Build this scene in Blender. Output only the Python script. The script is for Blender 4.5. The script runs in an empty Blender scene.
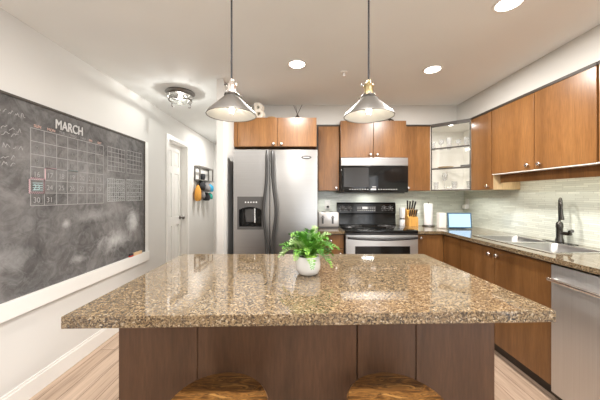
import bpy, bmesh, math, random
from mathutils import Vector, Matrix

random.seed(7)
SC = bpy.context.scene
COL = SC.collection
PI = math.pi

# ------------------------------------------------------------------ camera, world, exposure, big lights
cam_d = bpy.data.cameras.new('camera')
cam_d.sensor_width = 36.0
cam_d.lens = 16.2
cam_d.shift_x = 0.005
cam_d.shift_y = -0.0067
cam_d.clip_start = 0.02
cam = bpy.data.objects.new('camera', cam_d)
COL.objects.link(cam)
cam.location = (0, 0, 1.28)
cam.rotation_euler = (PI / 2, 0, 0)
SC.camera = cam

SC.view_settings.view_transform = 'Standard'
SC.view_settings.look = 'None'
SC.view_settings.gamma = 1.0
SC.view_settings.use_curve_mapping = False
SC.view_settings.exposure = 0.20
SC.cycles.use_denoising = True
SC.cycles.max_bounces = 10
SC.cycles.diffuse_bounces = 5
SC.cycles.glossy_bounces = 4
SC.cycles.transparent_max_bounces = 12
SC.cycles.sample_clamp_indirect = 6.0
SC.cycles.caustics_reflective = False
SC.cycles.caustics_refractive = False

w = bpy.data.worlds.new('world')
w.use_nodes = True
SC.world = w
bg = w.node_tree.nodes['Background']
bg.inputs[0].default_value = (0.80, 0.88, 1.0, 1)
bg.inputs[1].default_value = 2.0

CEIL = 2.36
LIGHT_K = 1.0


def area(name, loc, rot, sx, sy, power, color=(1, 1, 1), shape='RECTANGLE', spread=PI):
    d = bpy.data.lights.new(name, 'AREA')
    d.shape = shape
    d.size = sx
    if shape in ('RECTANGLE', 'ELLIPSE'):
        d.size_y = sy
    d.energy = power * LIGHT_K
    d.color = color
    d.spread = spread
    o = bpy.data.objects.new(name, d)
    COL.objects.link(o)
    o.location = loc
    o.rotation_euler = rot
    return o


# fill lights in place of daylight, at two added openings behind the camera
area('window_fill', (1.42, -3.35, 1.25), (PI / 2, 0, 0), 1.2, 1.9, 20, (1.0, 0.99, 0.97))
area('patio_fill', (2.06, -1.9, 1.15), (PI / 2, 0, PI / 2), 2.3, 2.0, 40, (1.0, 0.99, 0.97))
# ceiling cans: three in view, the others over the living end
CANS = [(0.0, 2.21), (1.155, 2.30), (1.185, 1.51), (0.0, 0.45), (1.185, 0.45), (-1.05, 0.45), (0.0, -1.9), (-1.05, -1.9)]
CAN_W = [24, 20, 16, 25, 18, 14, 5, 5]
for (cx, cy), cw in zip(CANS, CAN_W):
    area('can_light', (cx, cy, CEIL - 0.012), (0, 0, 0), 0.14, 0.14, cw, (1.0, 0.96, 0.91), 'DISK')
# LED strip under the wall cabinets over the sink
area('under_cabinet_strip', (2.035, 1.9, 1.455), (0, 0, 0), 0.04, 1.35, 1.5, (1.0, 0.955, 0.82))

# added fill lights under back cabinets and microwave, to brighten the backsplash
area('under_cabinet_fill', (0.37, 3.36, 1.335), (0, 0, 0), 0.22, 0.03, 0.5, (1.0, 0.98, 0.92), spread=2.2)
area('under_cabinet_fill', (1.43, 3.36, 1.335), (0, 0, 0), 0.25, 0.03, 0.6, (1.0, 0.98, 0.92), spread=2.2)
area('microwave_fill', (0.89, 3.38, 1.305), (0, 0, 0), 0.14, 0.04, 0.6, (1.0, 0.98, 0.92))
area('under_cabinet_fill', (2.04, 3.00, 1.335), (0, 0, 0), 0.04, 0.6, 0.8, (1.0, 0.98, 0.92), spread=2.2)

# ------------------------------------------------------------------ mesh helpers
ORG = {}


def new():
    return bmesh.new()


def box(bm, x0, x1, y0, y1, z0, z1, bev=0.0, mat=None):
    r = bmesh.ops.create_cube(bm, size=1.0)
    vs = r['verts']
    for v in vs:
        v.co = Vector(((x0 + x1) / 2 + v.co.x * (x1 - x0), (y0 + y1) / 2 + v.co.y * (y1 - y0), (z0 + z1) / 2 + v.co.z * (z1 - z0)))
    out = list(vs)
    if bev > 0:
        es = list({e for v in vs for e in v.link_edges})
        rr = bmesh.ops.bevel(bm, geom=es, offset=bev, segments=2, profile=0.6, affect='EDGES', clamp_overlap=True)
        out = [v for v in bm.verts if v.is_valid and (v in set(rr['verts']))]
    if mat is not None:
        bmesh.ops.transform(bm, matrix=mat, verts=[v for v in out if v.is_valid])
    return out


def lathe(bm, prof, segs=24, mat=None, cap=True):
    rings = []
    for r, z in prof:
        if r < 1e-6:
            rings.append([bm.verts.new((0, 0, z))])
        else:
            rings.append([bm.verts.new((r * math.cos(2 * PI * k / segs), r * math.sin(2 * PI * k / segs), z)) for k in range(segs)])
    for a, b in zip(rings[:-1], rings[1:]):
        for k in range(segs):
            k2 = (k + 1) % segs
            if len(a) == 1 and len(b) == 1:
                continue
            if len(a) == 1:
                f = (a[0], b[k2], b[k])
            elif len(b) == 1:
                f = (a[k], a[k2], b[0])
            else:
                f = (a[k], a[k2], b[k2], b[k])
            bm.faces.new(f)
    if cap:
        if len(rings[0]) > 1:
            bm.faces.new(list(reversed(rings[0])))
        if len(rings[-1]) > 1:
            bm.faces.new(rings[-1])
    vs = [v for r in rings for v in r]
    if mat is not None:
        bmesh.ops.transform(bm, matrix=mat, verts=vs)
    return vs


def tube(bm, pts, r, segs=8, cap=True, ry=None):
    pts = [Vector(p) for p in pts]
    rs = r if isinstance(r, (list, tuple)) else [r] * len(pts)
    rings = []
    t0 = (pts[1] - pts[0]).normalized()
    up = Vector((0, 0, 1)) if abs(t0.z) < 0.9 else Vector((1, 0, 0))
    n = t0.cross(up).normalized()
    for i, p in enumerate(pts):
        if i == 0:
            t = pts[1] - pts[0]
        elif i == len(pts) - 1:
            t = pts[-1] - pts[-2]
        else:
            t = (pts[i + 1] - pts[i]).normalized() + (pts[i] - pts[i - 1]).normalized()
        t.normalize()
        n = (n - t * n.dot(t)).normalized()
        b = t.cross(n)
        q = ry if ry else 1.0
        rings.append([bm.verts.new(p + n * math.cos(2 * PI * k / segs) * rs[i] + b * math.sin(2 * PI * k / segs) * rs[i] * q) for k in range(segs)])
    for a, b in zip(rings[:-1], rings[1:]):
        for k in range(segs):
            k2 = (k + 1) % segs
            bm.faces.new((a[k], a[k2], b[k2], b[k]))
    if cap:
        bm.faces.new(list(reversed(rings[0])))
        bm.faces.new(rings[-1])
    return rings


def prism(bm, poly, z0, z1):
    a = [bm.verts.new((x, y, z0)) for x, y in poly]
    b = [bm.verts.new((x, y, z1)) for x, y in poly]
    n = len(poly)
    bm.faces.new(list(reversed(a)))
    bm.faces.new(b)
    for i in range(n):
        j = (i + 1) % n
        bm.faces.new((a[i], a[j], b[j], b[i]))


def ring(bm, R, r, z, segs=32, mat=None, tseg=8, center=(0, 0)):
    vs = []
    g = []
    for i in range(segs):
        a = 2 * PI * i / segs
        row = []
        for k in range(tseg):
            b = 2 * PI * k / tseg
            rr = R + r * math.cos(b)
            row.append(bm.verts.new((center[0] + rr * math.cos(a), center[1] + rr * math.sin(a), z + r * math.sin(b))))
        g.append(row)
        vs += row
    for i in range(segs):
        for k in range(tseg):
            i2, k2 = (i + 1) % segs, (k + 1) % tseg
            bm.faces.new((g[i][k], g[i2][k], g[i2][k2], g[i][k2]))
    if mat is not None:
        bmesh.ops.transform(bm, matrix=mat, verts=vs)


def T(x, y, z):
    return Matrix.Translation((x, y, z))


def RX(a):
    return Matrix.Rotation(a, 4, 'X')


def RY(a):
    return Matrix.Rotation(a, 4, 'Y')


def RZ(a):
    return Matrix.Rotation(a, 4, 'Z')


def obj(name, bm, mat, parent=None, smooth=False, origin=None):
    """Vertices are given in world coordinates; the origin becomes the parent's (or the given) point."""
    me = bpy.data.meshes.new(name)
    org = ORG[parent.name] if parent else (Vector(origin) if origin else None)
    if org is None:
        xs = [v.co for v in bm.verts]
        mn = Vector([min(c[i] for c in xs) for i in range(3)])
        mx = Vector([max(c[i] for c in xs) for i in range(3)])
        org = Vector(((mn.x + mx.x) / 2, (mn.y + mx.y) / 2, mn.z))
    bmesh.ops.translate(bm, vec=-org, verts=bm.verts)
    bmesh.ops.recalc_face_normals(bm, faces=bm.faces)
    bm.to_mesh(me)
    bm.free()
    me.materials.append(mat)
    if smooth:
        me.polygons.foreach_set('use_smooth', [True] * len(me.polygons))
        try:
            me.set_sharp_from_angle(angle=math.radians(38))
        except Exception:
            pass
    o = bpy.data.objects.new(name, me)
    COL.objects.link(o)
    if parent:
        o.parent = parent
    else:
        o.location = org
    ORG[o.name] = org.copy()
    return o


def tag(o, label, cat, group=None, kind=None):
    o['label'] = label
    o['category'] = cat
    if group:
        o['group'] = group
    if kind:
        o['kind'] = kind
    return o


def thing(name, label, cat, loc, group=None):
    o = bpy.data.objects.new(name, None)
    o.empty_display_size = 0.05
    COL.objects.link(o)
    o.location = loc
    ORG[o.name] = Vector(loc)
    return tag(o, label, cat, group)


def struct(name, bm, mat, label=None, smooth=False):
    o = obj(name, bm, mat, None, smooth)
    o['kind'] = 'structure'
    if label:
        o['label'] = label
    return o


def dup(root, loc, label=None, rotz=None):
    r = root.copy()
    COL.objects.link(r)
    r.location = loc
    if rotz is not None:
        r.rotation_euler = (0, 0, rotz)
    if label:
        r['label'] = label
    for ch in list(root.children):
        c = ch.copy()
        COL.objects.link(c)
        c.parent = r
        for g in list(ch.children):
            d = g.copy()
            COL.objects.link(d)
            d.parent = c
    return r


# ------------------------------------------------------------------ materials
def mk(name, col, rough=0.5, metal=0.0, spec=0.5, emis=None, es=0.0, alpha=1.0, trans=0.0, coat=0.0):
    m = bpy.data.materials.new(name)
    m.use_nodes = True
    b = m.node_tree.nodes['Principled BSDF']
    b.inputs['Base Color'].default_value = (*col, 1)
    b.inputs['Roughness'].default_value = rough
    b.inputs['Metallic'].default_value = metal
    b.inputs['Specular IOR Level'].default_value = spec
    b.inputs['Coat Weight'].default_value = coat
    b.inputs['Transmission Weight'].default_value = trans
    if emis:
        b.inputs['Emission Color'].default_value = (*emis, 1)
        b.inputs['Emission Strength'].default_value = es
    return m


class NT:
    def __init__(s, m):
        s.t = m.node_tree
        s.b = s.t.nodes['Principled BSDF']

    def n(s, typ, **kw):
        x = s.t.nodes.new(typ)
        for k, v in kw.items():
            setattr(x, k, v)
        return x

    def l(s, a, b):
        s.t.links.new(a, b)

    def coord(s, scale=(1, 1, 1), out='Object'):
        tc = s.n('ShaderNodeTexCoord')
        mp = s.n('ShaderNodeMapping')
        mp.inputs['Scale'].default_value = scale
        s.l(tc.outputs[out], mp.inputs['Vector'])
        return mp.outputs['Vector']

    def noise(s, vec, scale, detail=4, rough=0.55, dist=0.0):
        x = s.n('ShaderNodeTexNoise')
        x.inputs['Scale'].default_value = scale
        x.inputs['Detail'].default_value = detail
        x.inputs['Roughness'].default_value = rough
        x.inputs['Distortion'].default_value = dist
        s.l(vec, x.inputs['Vector'])
        return x.outputs['Fac']

    def ramp(s, fac, stops, interp='LINEAR'):
        x = s.n('ShaderNodeValToRGB')
        cr = x.color_ramp
        cr.interpolation = interp
        while len(cr.elements) < len(stops):
            cr.elements.new(0.5)
        for e, (p, c) in zip(cr.elements, stops):
            e.position = p
            e.color = (*c, 1) if len(c) == 3 else c
        s.l(fac, x.inputs['Fac'])
        return x.outputs['Color']

    def mix(s, fac, a, b, mode='MIX'):
        x = s.n('ShaderNodeMix', data_type='RGBA', blend_type=mode)
        if isinstance(fac, float):
            x.inputs[0].default_value = fac
        else:
            s.l(fac, x.inputs[0])
        for q, v in ((6, a), (7, b)):
            if isinstance(v, tuple):
                x.inputs[q].default_value = (*v, 1)
            else:
                s.l(v, x.inputs[q])
        return x.outputs[2]

    def bump(s, h, strength=0.1, dist=0.01):
        x = s.n('ShaderNodeBump')
        x.inputs['Strength'].default_value = strength
        x.inputs['Distance'].default_value = dist
        s.l(h, x.inputs['Height'])
        s.l(x.outputs['Normal'], s.b.inputs['Normal'])


def wood_mat(name, dark, mid, light, rough=0.36, scale=(9, 9, 0.7), fine=5.0, coat=0.0):
    m = mk(name, mid, rough, coat=coat)
    t = NT(m)
    v = t.coord(scale)
    a = t.noise(v, 1.0, 5, 0.6, 0.6)
    f = t.noise(v, fine * 3, 4, 0.6)
    c = t.ramp(a, [(0.28, dark), (0.52, mid), (0.76, light)])
    g = t.ramp(f, [(0.35, (0.80, 0.80, 0.80)), (0.65, (1.06, 1.06, 1.06))])
    c = t.mix(1.0, c, g, 'MULTIPLY')
    t.l(c, t.b.inputs['Base Color'])
    return m


M = {}
M['cherry'] = wood_mat('cherry_veneer', (0.185, 0.080, 0.025), (0.262, 0.118, 0.038), (0.33, 0.158, 0.055), 0.28)
M['island_wood'] = wood_mat('dark_island_panel', (0.065, 0.030, 0.014), (0.098, 0.047, 0.023), (0.135, 0.068, 0.035), 0.38, (7, 7, 0.8))  # darker brown than the wall cabinets
M['shaded_base_wood'] = wood_mat('shaded_base_veneer', (0.125, 0.053, 0.015), (0.172, 0.076, 0.023), (0.225, 0.105, 0.035), 0.33)  # same wood as the wall cabinets, darkened here for the weaker light below
M['carcass'] = mk('dark_cabinet_edge', (0.050, 0.038, 0.028), 0.5)
M['maple'] = wood_mat('maple_cabinet_side', (0.55, 0.38, 0.20), (0.66, 0.48, 0.27), (0.74, 0.56, 0.34), 0.5)
M['cream'] = mk('cream_melamine', (0.90, 0.885, 0.84), 0.45)
M['nickel'] = mk('satin_nickel', (0.78, 0.72, 0.68), 0.25, 1.0)
M['brass'] = mk('antique_brass', (0.50, 0.40, 0.22), 0.30, 1.0)
M['pewter'] = mk('pewter_metal', (0.25, 0.235, 0.22), 0.35, 1.0)
M['chrome'] = mk('chrome', (0.85, 0.85, 0.85), 0.12, 1.0)
M['black_gloss'] = mk('black_glass', (0.008, 0.008, 0.008), 0.08, 0.0, 0.30)
M['black_plastic'] = mk('black_plastic', (0.022, 0.021, 0.021), 0.35)
M['handle_grey'] = mk('charcoal_handle', (0.032, 0.031, 0.030), 0.45)
M['oven_glass'] = mk('mesh_backed_glass', (0.022, 0.018, 0.015), 0.15, 0.0, 0.3)
M['dark_grey'] = mk('dark_grey_plastic', (0.075, 0.072, 0.070), 0.32)
M['white_paint'] = mk('white_trim_paint', (0.83, 0.82, 0.79), 0.35)
M['white_plastic'] = mk('white_plastic', (0.82, 0.81, 0.78), 0.35)
M['ceramic'] = mk('white_ceramic', (0.80, 0.80, 0.80), 0.12, coat=0.4)
M['soil'] = mk('dark_soil', (0.030, 0.020, 0.014), 0.95)
M['bronze'] = mk('dark_bronze_faucet', (0.10, 0.095, 0.088), 0.25, 1.0)
M['paper'] = mk('white_paper', (0.88, 0.87, 0.86), 0.9)
M['screen'] = mk('lit_screen', (0.3, 0.5, 0.75), 0.15, emis=(0.42, 0.66, 0.92), es=0.62)
M['screen_frame'] = mk('blue_grey_bezel', (0.06, 0.13, 0.20), 0.3)
M['lamp'] = mk('lamp_lens', (1, 1, 1), 0.4, emis=(1.0, 0.95, 0.86), es=9.0)
M['bulb'] = mk('warm_bulb', (1, 1, 1), 0.4, emis=(1.0, 0.93, 0.80), es=6.0)
M['filament'] = mk('hot_filament', (1, 0.9, 0.7), 0.4, emis=(1.0, 0.82, 0.52), es=45.0)
M['orange_cloth'] = mk('orange_cloth', (0.72, 0.34, 0.06), 0.9)
M['grey_cloth'] = mk('grey_cloth', (0.22, 0.21, 0.21), 0.9)
M['black_cloth'] = mk('black_cloth', (0.035, 0.035, 0.04), 0.9)
M['blue_cloth'] = mk('blue_cloth', (0.04, 0.33, 0.55), 0.9)
M['green_cloth'] = mk('green_cloth', (0.03, 0.30, 0.24), 0.9)
M['knife_block'] = wood_mat('light_bamboo', (0.62, 0.30, 0.06), (0.74, 0.39, 0.09), (0.80, 0.46, 0.14), 0.45)
M['twig'] = mk('dark_reed', (0.05, 0.035, 0.025), 0.8)
M['chalk'] = mk('white_chalk', (0.56, 0.55, 0.54), 0.95)
M['chalk_faint'] = mk('faint_chalk', (0.22, 0.215, 0.21), 0.95)
M['chalk_mid'] = mk('grey_chalk', (0.34, 0.33, 0.325), 0.95)
M['chalk_table'] = mk('denser_chalk', (0.42, 0.43, 0.42), 0.95)
M['chalk_pink'] = mk('pink_chalk', (0.62, 0.40, 0.44), 0.95)
M['chalk_orange'] = mk('orange_chalk', (0.62, 0.42, 0.36), 0.95)
M['chalk_teal'] = mk('teal_chalk', (0.38, 0.52, 0.52), 0.95)
M['print'] = mk('grey_printing', (0.66, 0.66, 0.66), 0.5)
M['print_white'] = mk('white_printing', (0.85, 0.85, 0.85), 0.5)
M['red'] = mk('red_felt', (0.50, 0.05, 0.03), 0.8)
M['raw_wood'] = mk('raw_pine', (0.72, 0.50, 0.30), 0.7)
M['towel'] = mk('printed_card', (0.80, 0.74, 0.64), 0.8)
M['bowl'] = mk('tan_bowl', (0.55, 0.38, 0.20), 0.5)

# walls / ceiling paint with a faint roller texture
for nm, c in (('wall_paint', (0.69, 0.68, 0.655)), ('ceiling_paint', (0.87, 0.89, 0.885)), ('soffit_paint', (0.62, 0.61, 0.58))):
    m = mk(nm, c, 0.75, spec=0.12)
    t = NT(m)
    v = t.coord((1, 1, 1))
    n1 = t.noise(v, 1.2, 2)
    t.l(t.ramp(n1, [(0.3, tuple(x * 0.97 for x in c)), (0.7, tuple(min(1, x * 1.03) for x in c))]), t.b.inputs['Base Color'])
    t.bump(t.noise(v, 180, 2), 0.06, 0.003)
    M[nm] = m

# granite
m = mk('granite', (0.5, 0.4, 0.3), 0.06, spec=0.55, coat=0.25)
m.node_tree.nodes['Principled BSDF'].inputs['Coat Roughness'].default_value = 0.03
t = NT(m)
v = t.coord((1, 1, 1))


def voro(t, v, scale, rnd=1.0):
    x = t.n('ShaderNodeTexVoronoi')
    x.inputs['Scale'].default_value = scale
    x.inputs['Randomness'].default_value = rnd
    t.l(v, x.inputs['Vector'])
    sep = t.n('ShaderNodeSeparateColor')
    t.l(x.outputs['Color'], sep.inputs[0])
    return sep.outputs[0]


wob = t.n('ShaderNodeTexNoise')
wob.inputs['Scale'].default_value = 60
t.l(v, wob.inputs['Vector'])
vm = t.n('ShaderNodeVectorMath', operation='MULTIPLY_ADD')
vm.inputs[1].default_value = (0.012, 0.012, 0.012)
t.l(wob.outputs['Color'], vm.inputs[0])
t.l(v, vm.inputs[2])
wv = vm.outputs[0]
c1 = t.ramp(voro(t, wv, 195), [(0.0, (0.012, 0.009, 0.008)), (0.22, (0.055, 0.035, 0.022)), (0.36, (0.14, 0.090, 0.048)), (0.55, (0.215, 0.150, 0.080)), (0.76, (0.32, 0.235, 0.135)), (0.94, (0.47, 0.39, 0.28))], 'CONSTANT')
c2 = t.ramp(voro(t, wv, 390), [(0.0, (0.015, 0.012, 0.010)), (0.17, (0.14, 0.095, 0.058)), (0.45, (0.215, 0.155, 0.090)), (0.85, (0.35, 0.28, 0.20))], 'CONSTANT')
cl = t.noise(v, 22, 3)
cc = t.mix(t.ramp(cl, [(0.35, (0.25, 0.25, 0.25)), (0.65, (0.6, 0.6, 0.6))]), c1, c2)
t.l(cc, t.b.inputs['Base Color'])
M['granite'] = m

# stainless steel, brushed horizontally or vertically
def steel(name, sc, col=(0.36, 0.355, 0.35), r0=0.30, r1=0.42):
    m = mk(name, col, 0.3, 1.0)
    t = NT(m)
    v = t.coord(sc)
    n = t.noise(v, 1.0, 4, 0.6)
    rr = t.n('ShaderNodeMapRange')
    rr.inputs['To Min'].default_value = r0
    rr.inputs['To Max'].default_value = r1
    t.l(n, rr.inputs['Value'])
    t.l(rr.outputs[0], t.b.inputs['Roughness'])
    t.l(t.ramp(n, [(0.3, tuple(c * 0.95 for c in col)), (0.7, tuple(c * 1.04 for c in col))]), t.b.inputs['Base Color'])
    return m


M['steel'] = steel('brushed_steel', (2, 2, 220))
M['steel_bright'] = steel('bright_brushed_steel', (2, 2, 220), (0.55, 0.545, 0.53), 0.30, 0.42)
M['steel_v'] = steel('brushed_steel_vertical', (220, 220, 2), (0.66, 0.655, 0.65), 0.42, 0.52)
M['steel_rim'] = mk('polished_sink_rim', (0.82, 0.815, 0.80), 0.22, 1.0)
M['steel_sink'] = steel('sink_steel', (90, 2, 90), (0.44, 0.435, 0.425), 0.30, 0.42)

# backsplash: thin horizontal glass strips
m = mk('strip_mosaic', (0.6, 0.62, 0.56), 0.16, spec=0.6)
t = NT(m)
tc = t.n('ShaderNodeTexCoord')
sp = t.n('ShaderNodeSeparateXYZ')
t.l(tc.outputs['Object'], sp.inputs[0])
ad = t.n('ShaderNodeMath', operation='ADD')
t.l(sp.outputs[0], ad.inputs[0])
t.l(sp.outputs[1], ad.inputs[1])
cb = t.n('ShaderNodeCombineXYZ')
t.l(ad.outputs[0], cb.inputs[0])
t.l(sp.outputs[2], cb.inputs[1])
br = t.n('ShaderNodeTexBrick')
t.l(cb.outputs[0], br.inputs['Vector'])
br.inputs['Scale'].default_value = 1.0
br.inputs['Brick Width'].default_value = 0.16
br.inputs['Row Height'].default_value = 0.0165
br.inputs['Mortar Size'].default_value = 0.0011
br.inputs['Mortar Smooth'].default_value = 0.3
br.inputs['Color1'].default_value = (0.66, 0.70, 0.62, 1)
br.inputs['Color2'].default_value = (0.82, 0.86, 0.77, 1)
br.inputs['Mortar'].default_value = (0.52, 0.53, 0.47, 1)
br.offset = 0.37
br.squash = 0.6
br.squash_frequency = 3
t.l(br.outputs['Color'], t.b.inputs['Base Color'])
iv = t.n('ShaderNodeMath', operation='SUBTRACT')
iv.inputs[0].default_value = 1.0
t.l(br.outputs['Fac'], iv.inputs[1])
t.bump(iv.outputs[0], 0.5, 0.0015)
M['mosaic'] = m

# laminate floor planks along Y
m = mk('laminate_planks', (0.6, 0.5, 0.42), 0.38, spec=0.4)
t = NT(m)
tc = t.n('ShaderNodeTexCoord')
mp = t.n('ShaderNodeMapping')
mp.inputs['Rotation'].default_value = (0, 0, PI / 2)
t.l(tc.outputs['Object'], mp.inputs['Vector'])
br = t.n('ShaderNodeTexBrick')
t.l(mp.outputs[0], br.inputs['Vector'])
br.inputs['Scale'].default_value = 1.0
br.inputs['Brick Width'].default_value = 1.25
br.inputs['Row Height'].default_value = 0.125
br.inputs['Mortar Size'].default_value = 0.0022
br.inputs['Color1'].default_value = (0.40, 0.285, 0.205, 1)
br.inputs['Color2'].default_value = (0.52, 0.39, 0.295, 1)
br.inputs['Mortar'].default_value = (0.17, 0.11, 0.075, 1)
v = t.coord((30, 1.3, 1))
gr = t.ramp(t.noise(v, 1.0, 6, 0.65, 0.8), [(0.34, (0.62, 0.58, 0.55)), (0.5, (1, 1, 1)), (0.66, (1.18, 1.18, 1.18))])
t.l(t.mix(1.0, br.outputs['Color'], gr, 'MULTIPLY'), t.b.inputs['Base Color'])
M['floor'] = m

# chalkboard with wiped smudges
m = mk('chalkboard_slate', (0.08, 0.08, 0.08), 0.85, spec=0.2)
t = NT(m)
v = t.coord((1, 1, 1))
big = t.noise(v, 2.2, 5, 0.6, 1.2)
fine = t.noise(v, 9.0, 6, 0.7, 2.0)
base = t.ramp(big, [(0.34, (0.070, 0.067, 0.066)), (0.5, (0.125, 0.118, 0.116)), (0.66, (0.205, 0.195, 0.19))])
sm = t.ramp(fine, [(0.42, (0, 0, 0)), (0.75, (0.30, 0.30, 0.30))])
base = t.mix(sm, base, (0.42, 0.42, 0.42))


def blob(cx, cz, rx, rz, lo, hi, amt):
    """a wiped patch of chalk dust, fixed to the board at (along, height)"""
    mp = t.n('ShaderNodeMapping')
    tcc = t.n('ShaderNodeTexCoord')
    mp.vector_type = 'POINT'
    mp.inputs['Location'].default_value = (0, -cx / rx, -cz / rz)
    mp.inputs['Scale'].default_value = (0.0, 1 / rx, 1 / rz)
    t.l(tcc.outputs['Object'], mp.inputs['Vector'])
    ln = t.n('ShaderNodeVectorMath', operation='LENGTH')
    t.l(mp.outputs[0], ln.inputs[0])
    ns = t.noise(t.coord((1, 1, 1)), 7.0, 7, 0.72, 1.6)
    ad = t.n('ShaderNodeMath', operation='MULTIPLY_ADD')
    ad.inputs[1].default_value = 1.0
    t.l(ns, ad.inputs[0])
    t.l(ln.outputs['Value'], ad.inputs[2])
    return t.ramp(ad.outputs[0], [(lo, (amt, amt, amt)), (hi, (0, 0, 0))])


# board object origin sits at (X, 1.95, 0.66): patches are given relative to it
BO = (1.95, 0.66)
M['_blob'] = None
for (cy, cz, ry, rz, lo, hi, amt) in (
        (2.15, 1.45, 1.10, 0.42, 0.6, 1.5, 0.16),
        (2.50, 0.87, 0.50, 0.20, 0.50, 1.25, 0.62),
        (2.78, 1.03, 0.24, 0.30, 0.55, 1.25, 0.70),
        (2.10, 0.80, 0.20, 0.10, 0.5, 1.1, 0.40),
        (1.98, 1.08, 0.09, 0.08, 0.5, 1.0, 0.50),
        (2.25, 1.12, 0.60, 0.12, 0.5, 1.3, 0.30),
        (1.60, 0.90, 0.30, 0.18, 0.5, 1.3, 0.22)):
    fac = blob(cy - BO[0], cz - BO[1], ry, rz, lo * 1.0, hi * 1.0, amt)
    base = t.mix(fac, base, (0.62, 0.62, 0.61))
t.l(base, t.b.inputs['Base Color'])
M['slate'] = m
del M['_blob']

# live-edge stool wood
m = mk('varnished_stool_wood', (0.3, 0.15, 0.05), 0.28, coat=0.3)
t = NT(m)
v = t.coord((2.2, 16, 1))
a = t.noise(v, 2.0, 6, 0.62, 1.6)
c = t.ramp(a, [(0.36, (0.020, 0.009, 0.004)), (0.46, (0.11, 0.046, 0.013)), (0.52, (0.30, 0.140, 0.038)), (0.57, (0.050, 0.021, 0.008)), (0.66, (0.42, 0.215, 0.065))])
t.l(c, t.b.inputs['Base Color'])
M['stool'] = m

# leaves
m = mk('fern_leaf', (0.12, 0.36, 0.05), 0.5)
t = NT(m)
nn = t.noise(t.coord((1, 1, 1)), 14, 3)
t.l(t.ramp(nn, [(0.35, (0.025, 0.12, 0.010)), (0.5, (0.10, 0.31, 0.03)), (0.65, (0.32, 0.55, 0.09))]), t.b.inputs['Base Color'])
M['leaf'] = m
M['leaf_pale'] = mk('pale_fern_leaf', (0.42, 0.58, 0.26), 0.5)


def glassy(name, tint, gloss, diff=0.0, dcol=(0.7, 0.7, 0.7), base=0.04):
    m = bpy.data.materials.new(name)
    m.use_nodes = True
    nt = m.node_tree
    nt.nodes.clear()
    out = nt.nodes.new('ShaderNodeOutputMaterial')
    tr = nt.nodes.new('ShaderNodeBsdfTransparent')
    tr.inputs[0].default_value = (*tint, 1)
    gl = nt.nodes.new('ShaderNodeBsdfGlossy')
    gl.inputs['Roughness'].default_value = 0.05
    gl.inputs[0].default_value = (1, 1, 1, 1)
    lw = nt.nodes.new('ShaderNodeLayerWeight')
    lw.inputs[0].default_value = 0.35
    mu = nt.nodes.new('ShaderNodeMath')
    mu.operation = 'MULTIPLY_ADD'
    mu.inputs[1].default_value = gloss
    mu.inputs[2].default_value = base
    nt.links.new(lw.outputs['Facing'], mu.inputs[0])
    mx = nt.nodes.new('ShaderNodeMixShader')
    nt.links.new(mu.outputs[0], mx.inputs[0])
    nt.links.new(tr.outputs[0], mx.inputs[1])
    nt.links.new(gl.outputs[0], mx.inputs[2])
    last = mx
    if diff > 0:
        df = nt.nodes.new('ShaderNodeBsdfDiffuse')
        df.inputs[0].default_value = (*dcol, 1)
        m2 = nt.nodes.new('ShaderNodeMixShader')
        m2.inputs[0].default_value = diff
        nt.links.new(mx.outputs[0], m2.inputs[1])
        nt.links.new(df.outputs[0], m2.inputs[2])
        last = m2
    nt.links.new(last.outputs[0], out.inputs[0])
    return m


M['glass'] = glassy('clear_glass', (0.93, 0.95, 0.94), 0.35)
M['cupglass'] = glassy('drinking_glass', (0.93, 0.93, 0.93), 0.30, 0.12, (0.85, 0.85, 0.85))
M['pane'] = glassy('cabinet_glass', (0.985, 0.985, 0.98), 0.02, base=0.008)
M['shade'] = glassy('smoked_shade_glass', (0.74, 0.73, 0.72), 0.5, 0.36, (0.30, 0.29, 0.28))
M['shade_metal'] = mk('brushed_shade_metal', (0.38, 0.37, 0.36), 0.42, 1.0)
M['shade_lining'] = mk('pale_shade_lining', (0.47, 0.465, 0.46), 0.45, 0.3)
M['window_glass'] = glassy('window_glass', (0.97, 0.98, 0.98), 0.2)

# ------------------------------------------------------------------ room shell
XL, XR, YB, YK, YH = -1.70, 2.18, -3.5, 3.52, 5.5
b = new(); box(b, XL - 0.1, XR + 0.1, YB - 0.1, YH + 0.1, -0.1, 0.0)
struct('floor', b, M['floor'], 'light brown wood-look plank floor')
b = new(); box(b, XL - 0.1, XR + 0.1, YB - 0.1, YH + 0.1, CEIL, CEIL + 0.1)
struct('ceiling', b, M['ceiling_paint'], 'plain off-white ceiling')
DY0, DY1, DZ = 3.565, 4.155, 2.03
b = new()
box(b, XL - 0.12, XL, YB, DY0, 0, CEIL)
box(b, XL - 0.12, XL, DY1, YH, 0, CEIL)
box(b, XL - 0.12, XL, DY0, DY1, DZ, CEIL)
struct('wall_left', b, M['wall_paint'], 'off-white wall carrying the chalkboard')
b = new(); box(b, XR, XR + 0.12, -0.70, YK, 0, CEIL); box(b, XR, XR + 0.12, YB, -3.10, 0, CEIL); box(b, XR, XR + 0.12, -3.10, -0.70, 2.18, CEIL)
struct('wall_right', b, M['wall_paint'], 'wall behind the sink')
b = new(); box(b, -0.68, XR + 0.12, YK, YK + 0.1, 0, CEIL)
struct('wall_back', b, M['wall_paint'], 'wall behind the stove')
b = new(); box(b, -0.745, -0.68, 2.5, YH, 0, CEIL)
struct('wall_hall', b, M['wall_paint'], 'narrow white wall end beside the fridge')
b = new(); box(b, XL, -0.745, YH, YH + 0.1, 0, CEIL)
struct('wall_hall_end', b, M['wall_paint'], 'far end wall of the hallway')
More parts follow.
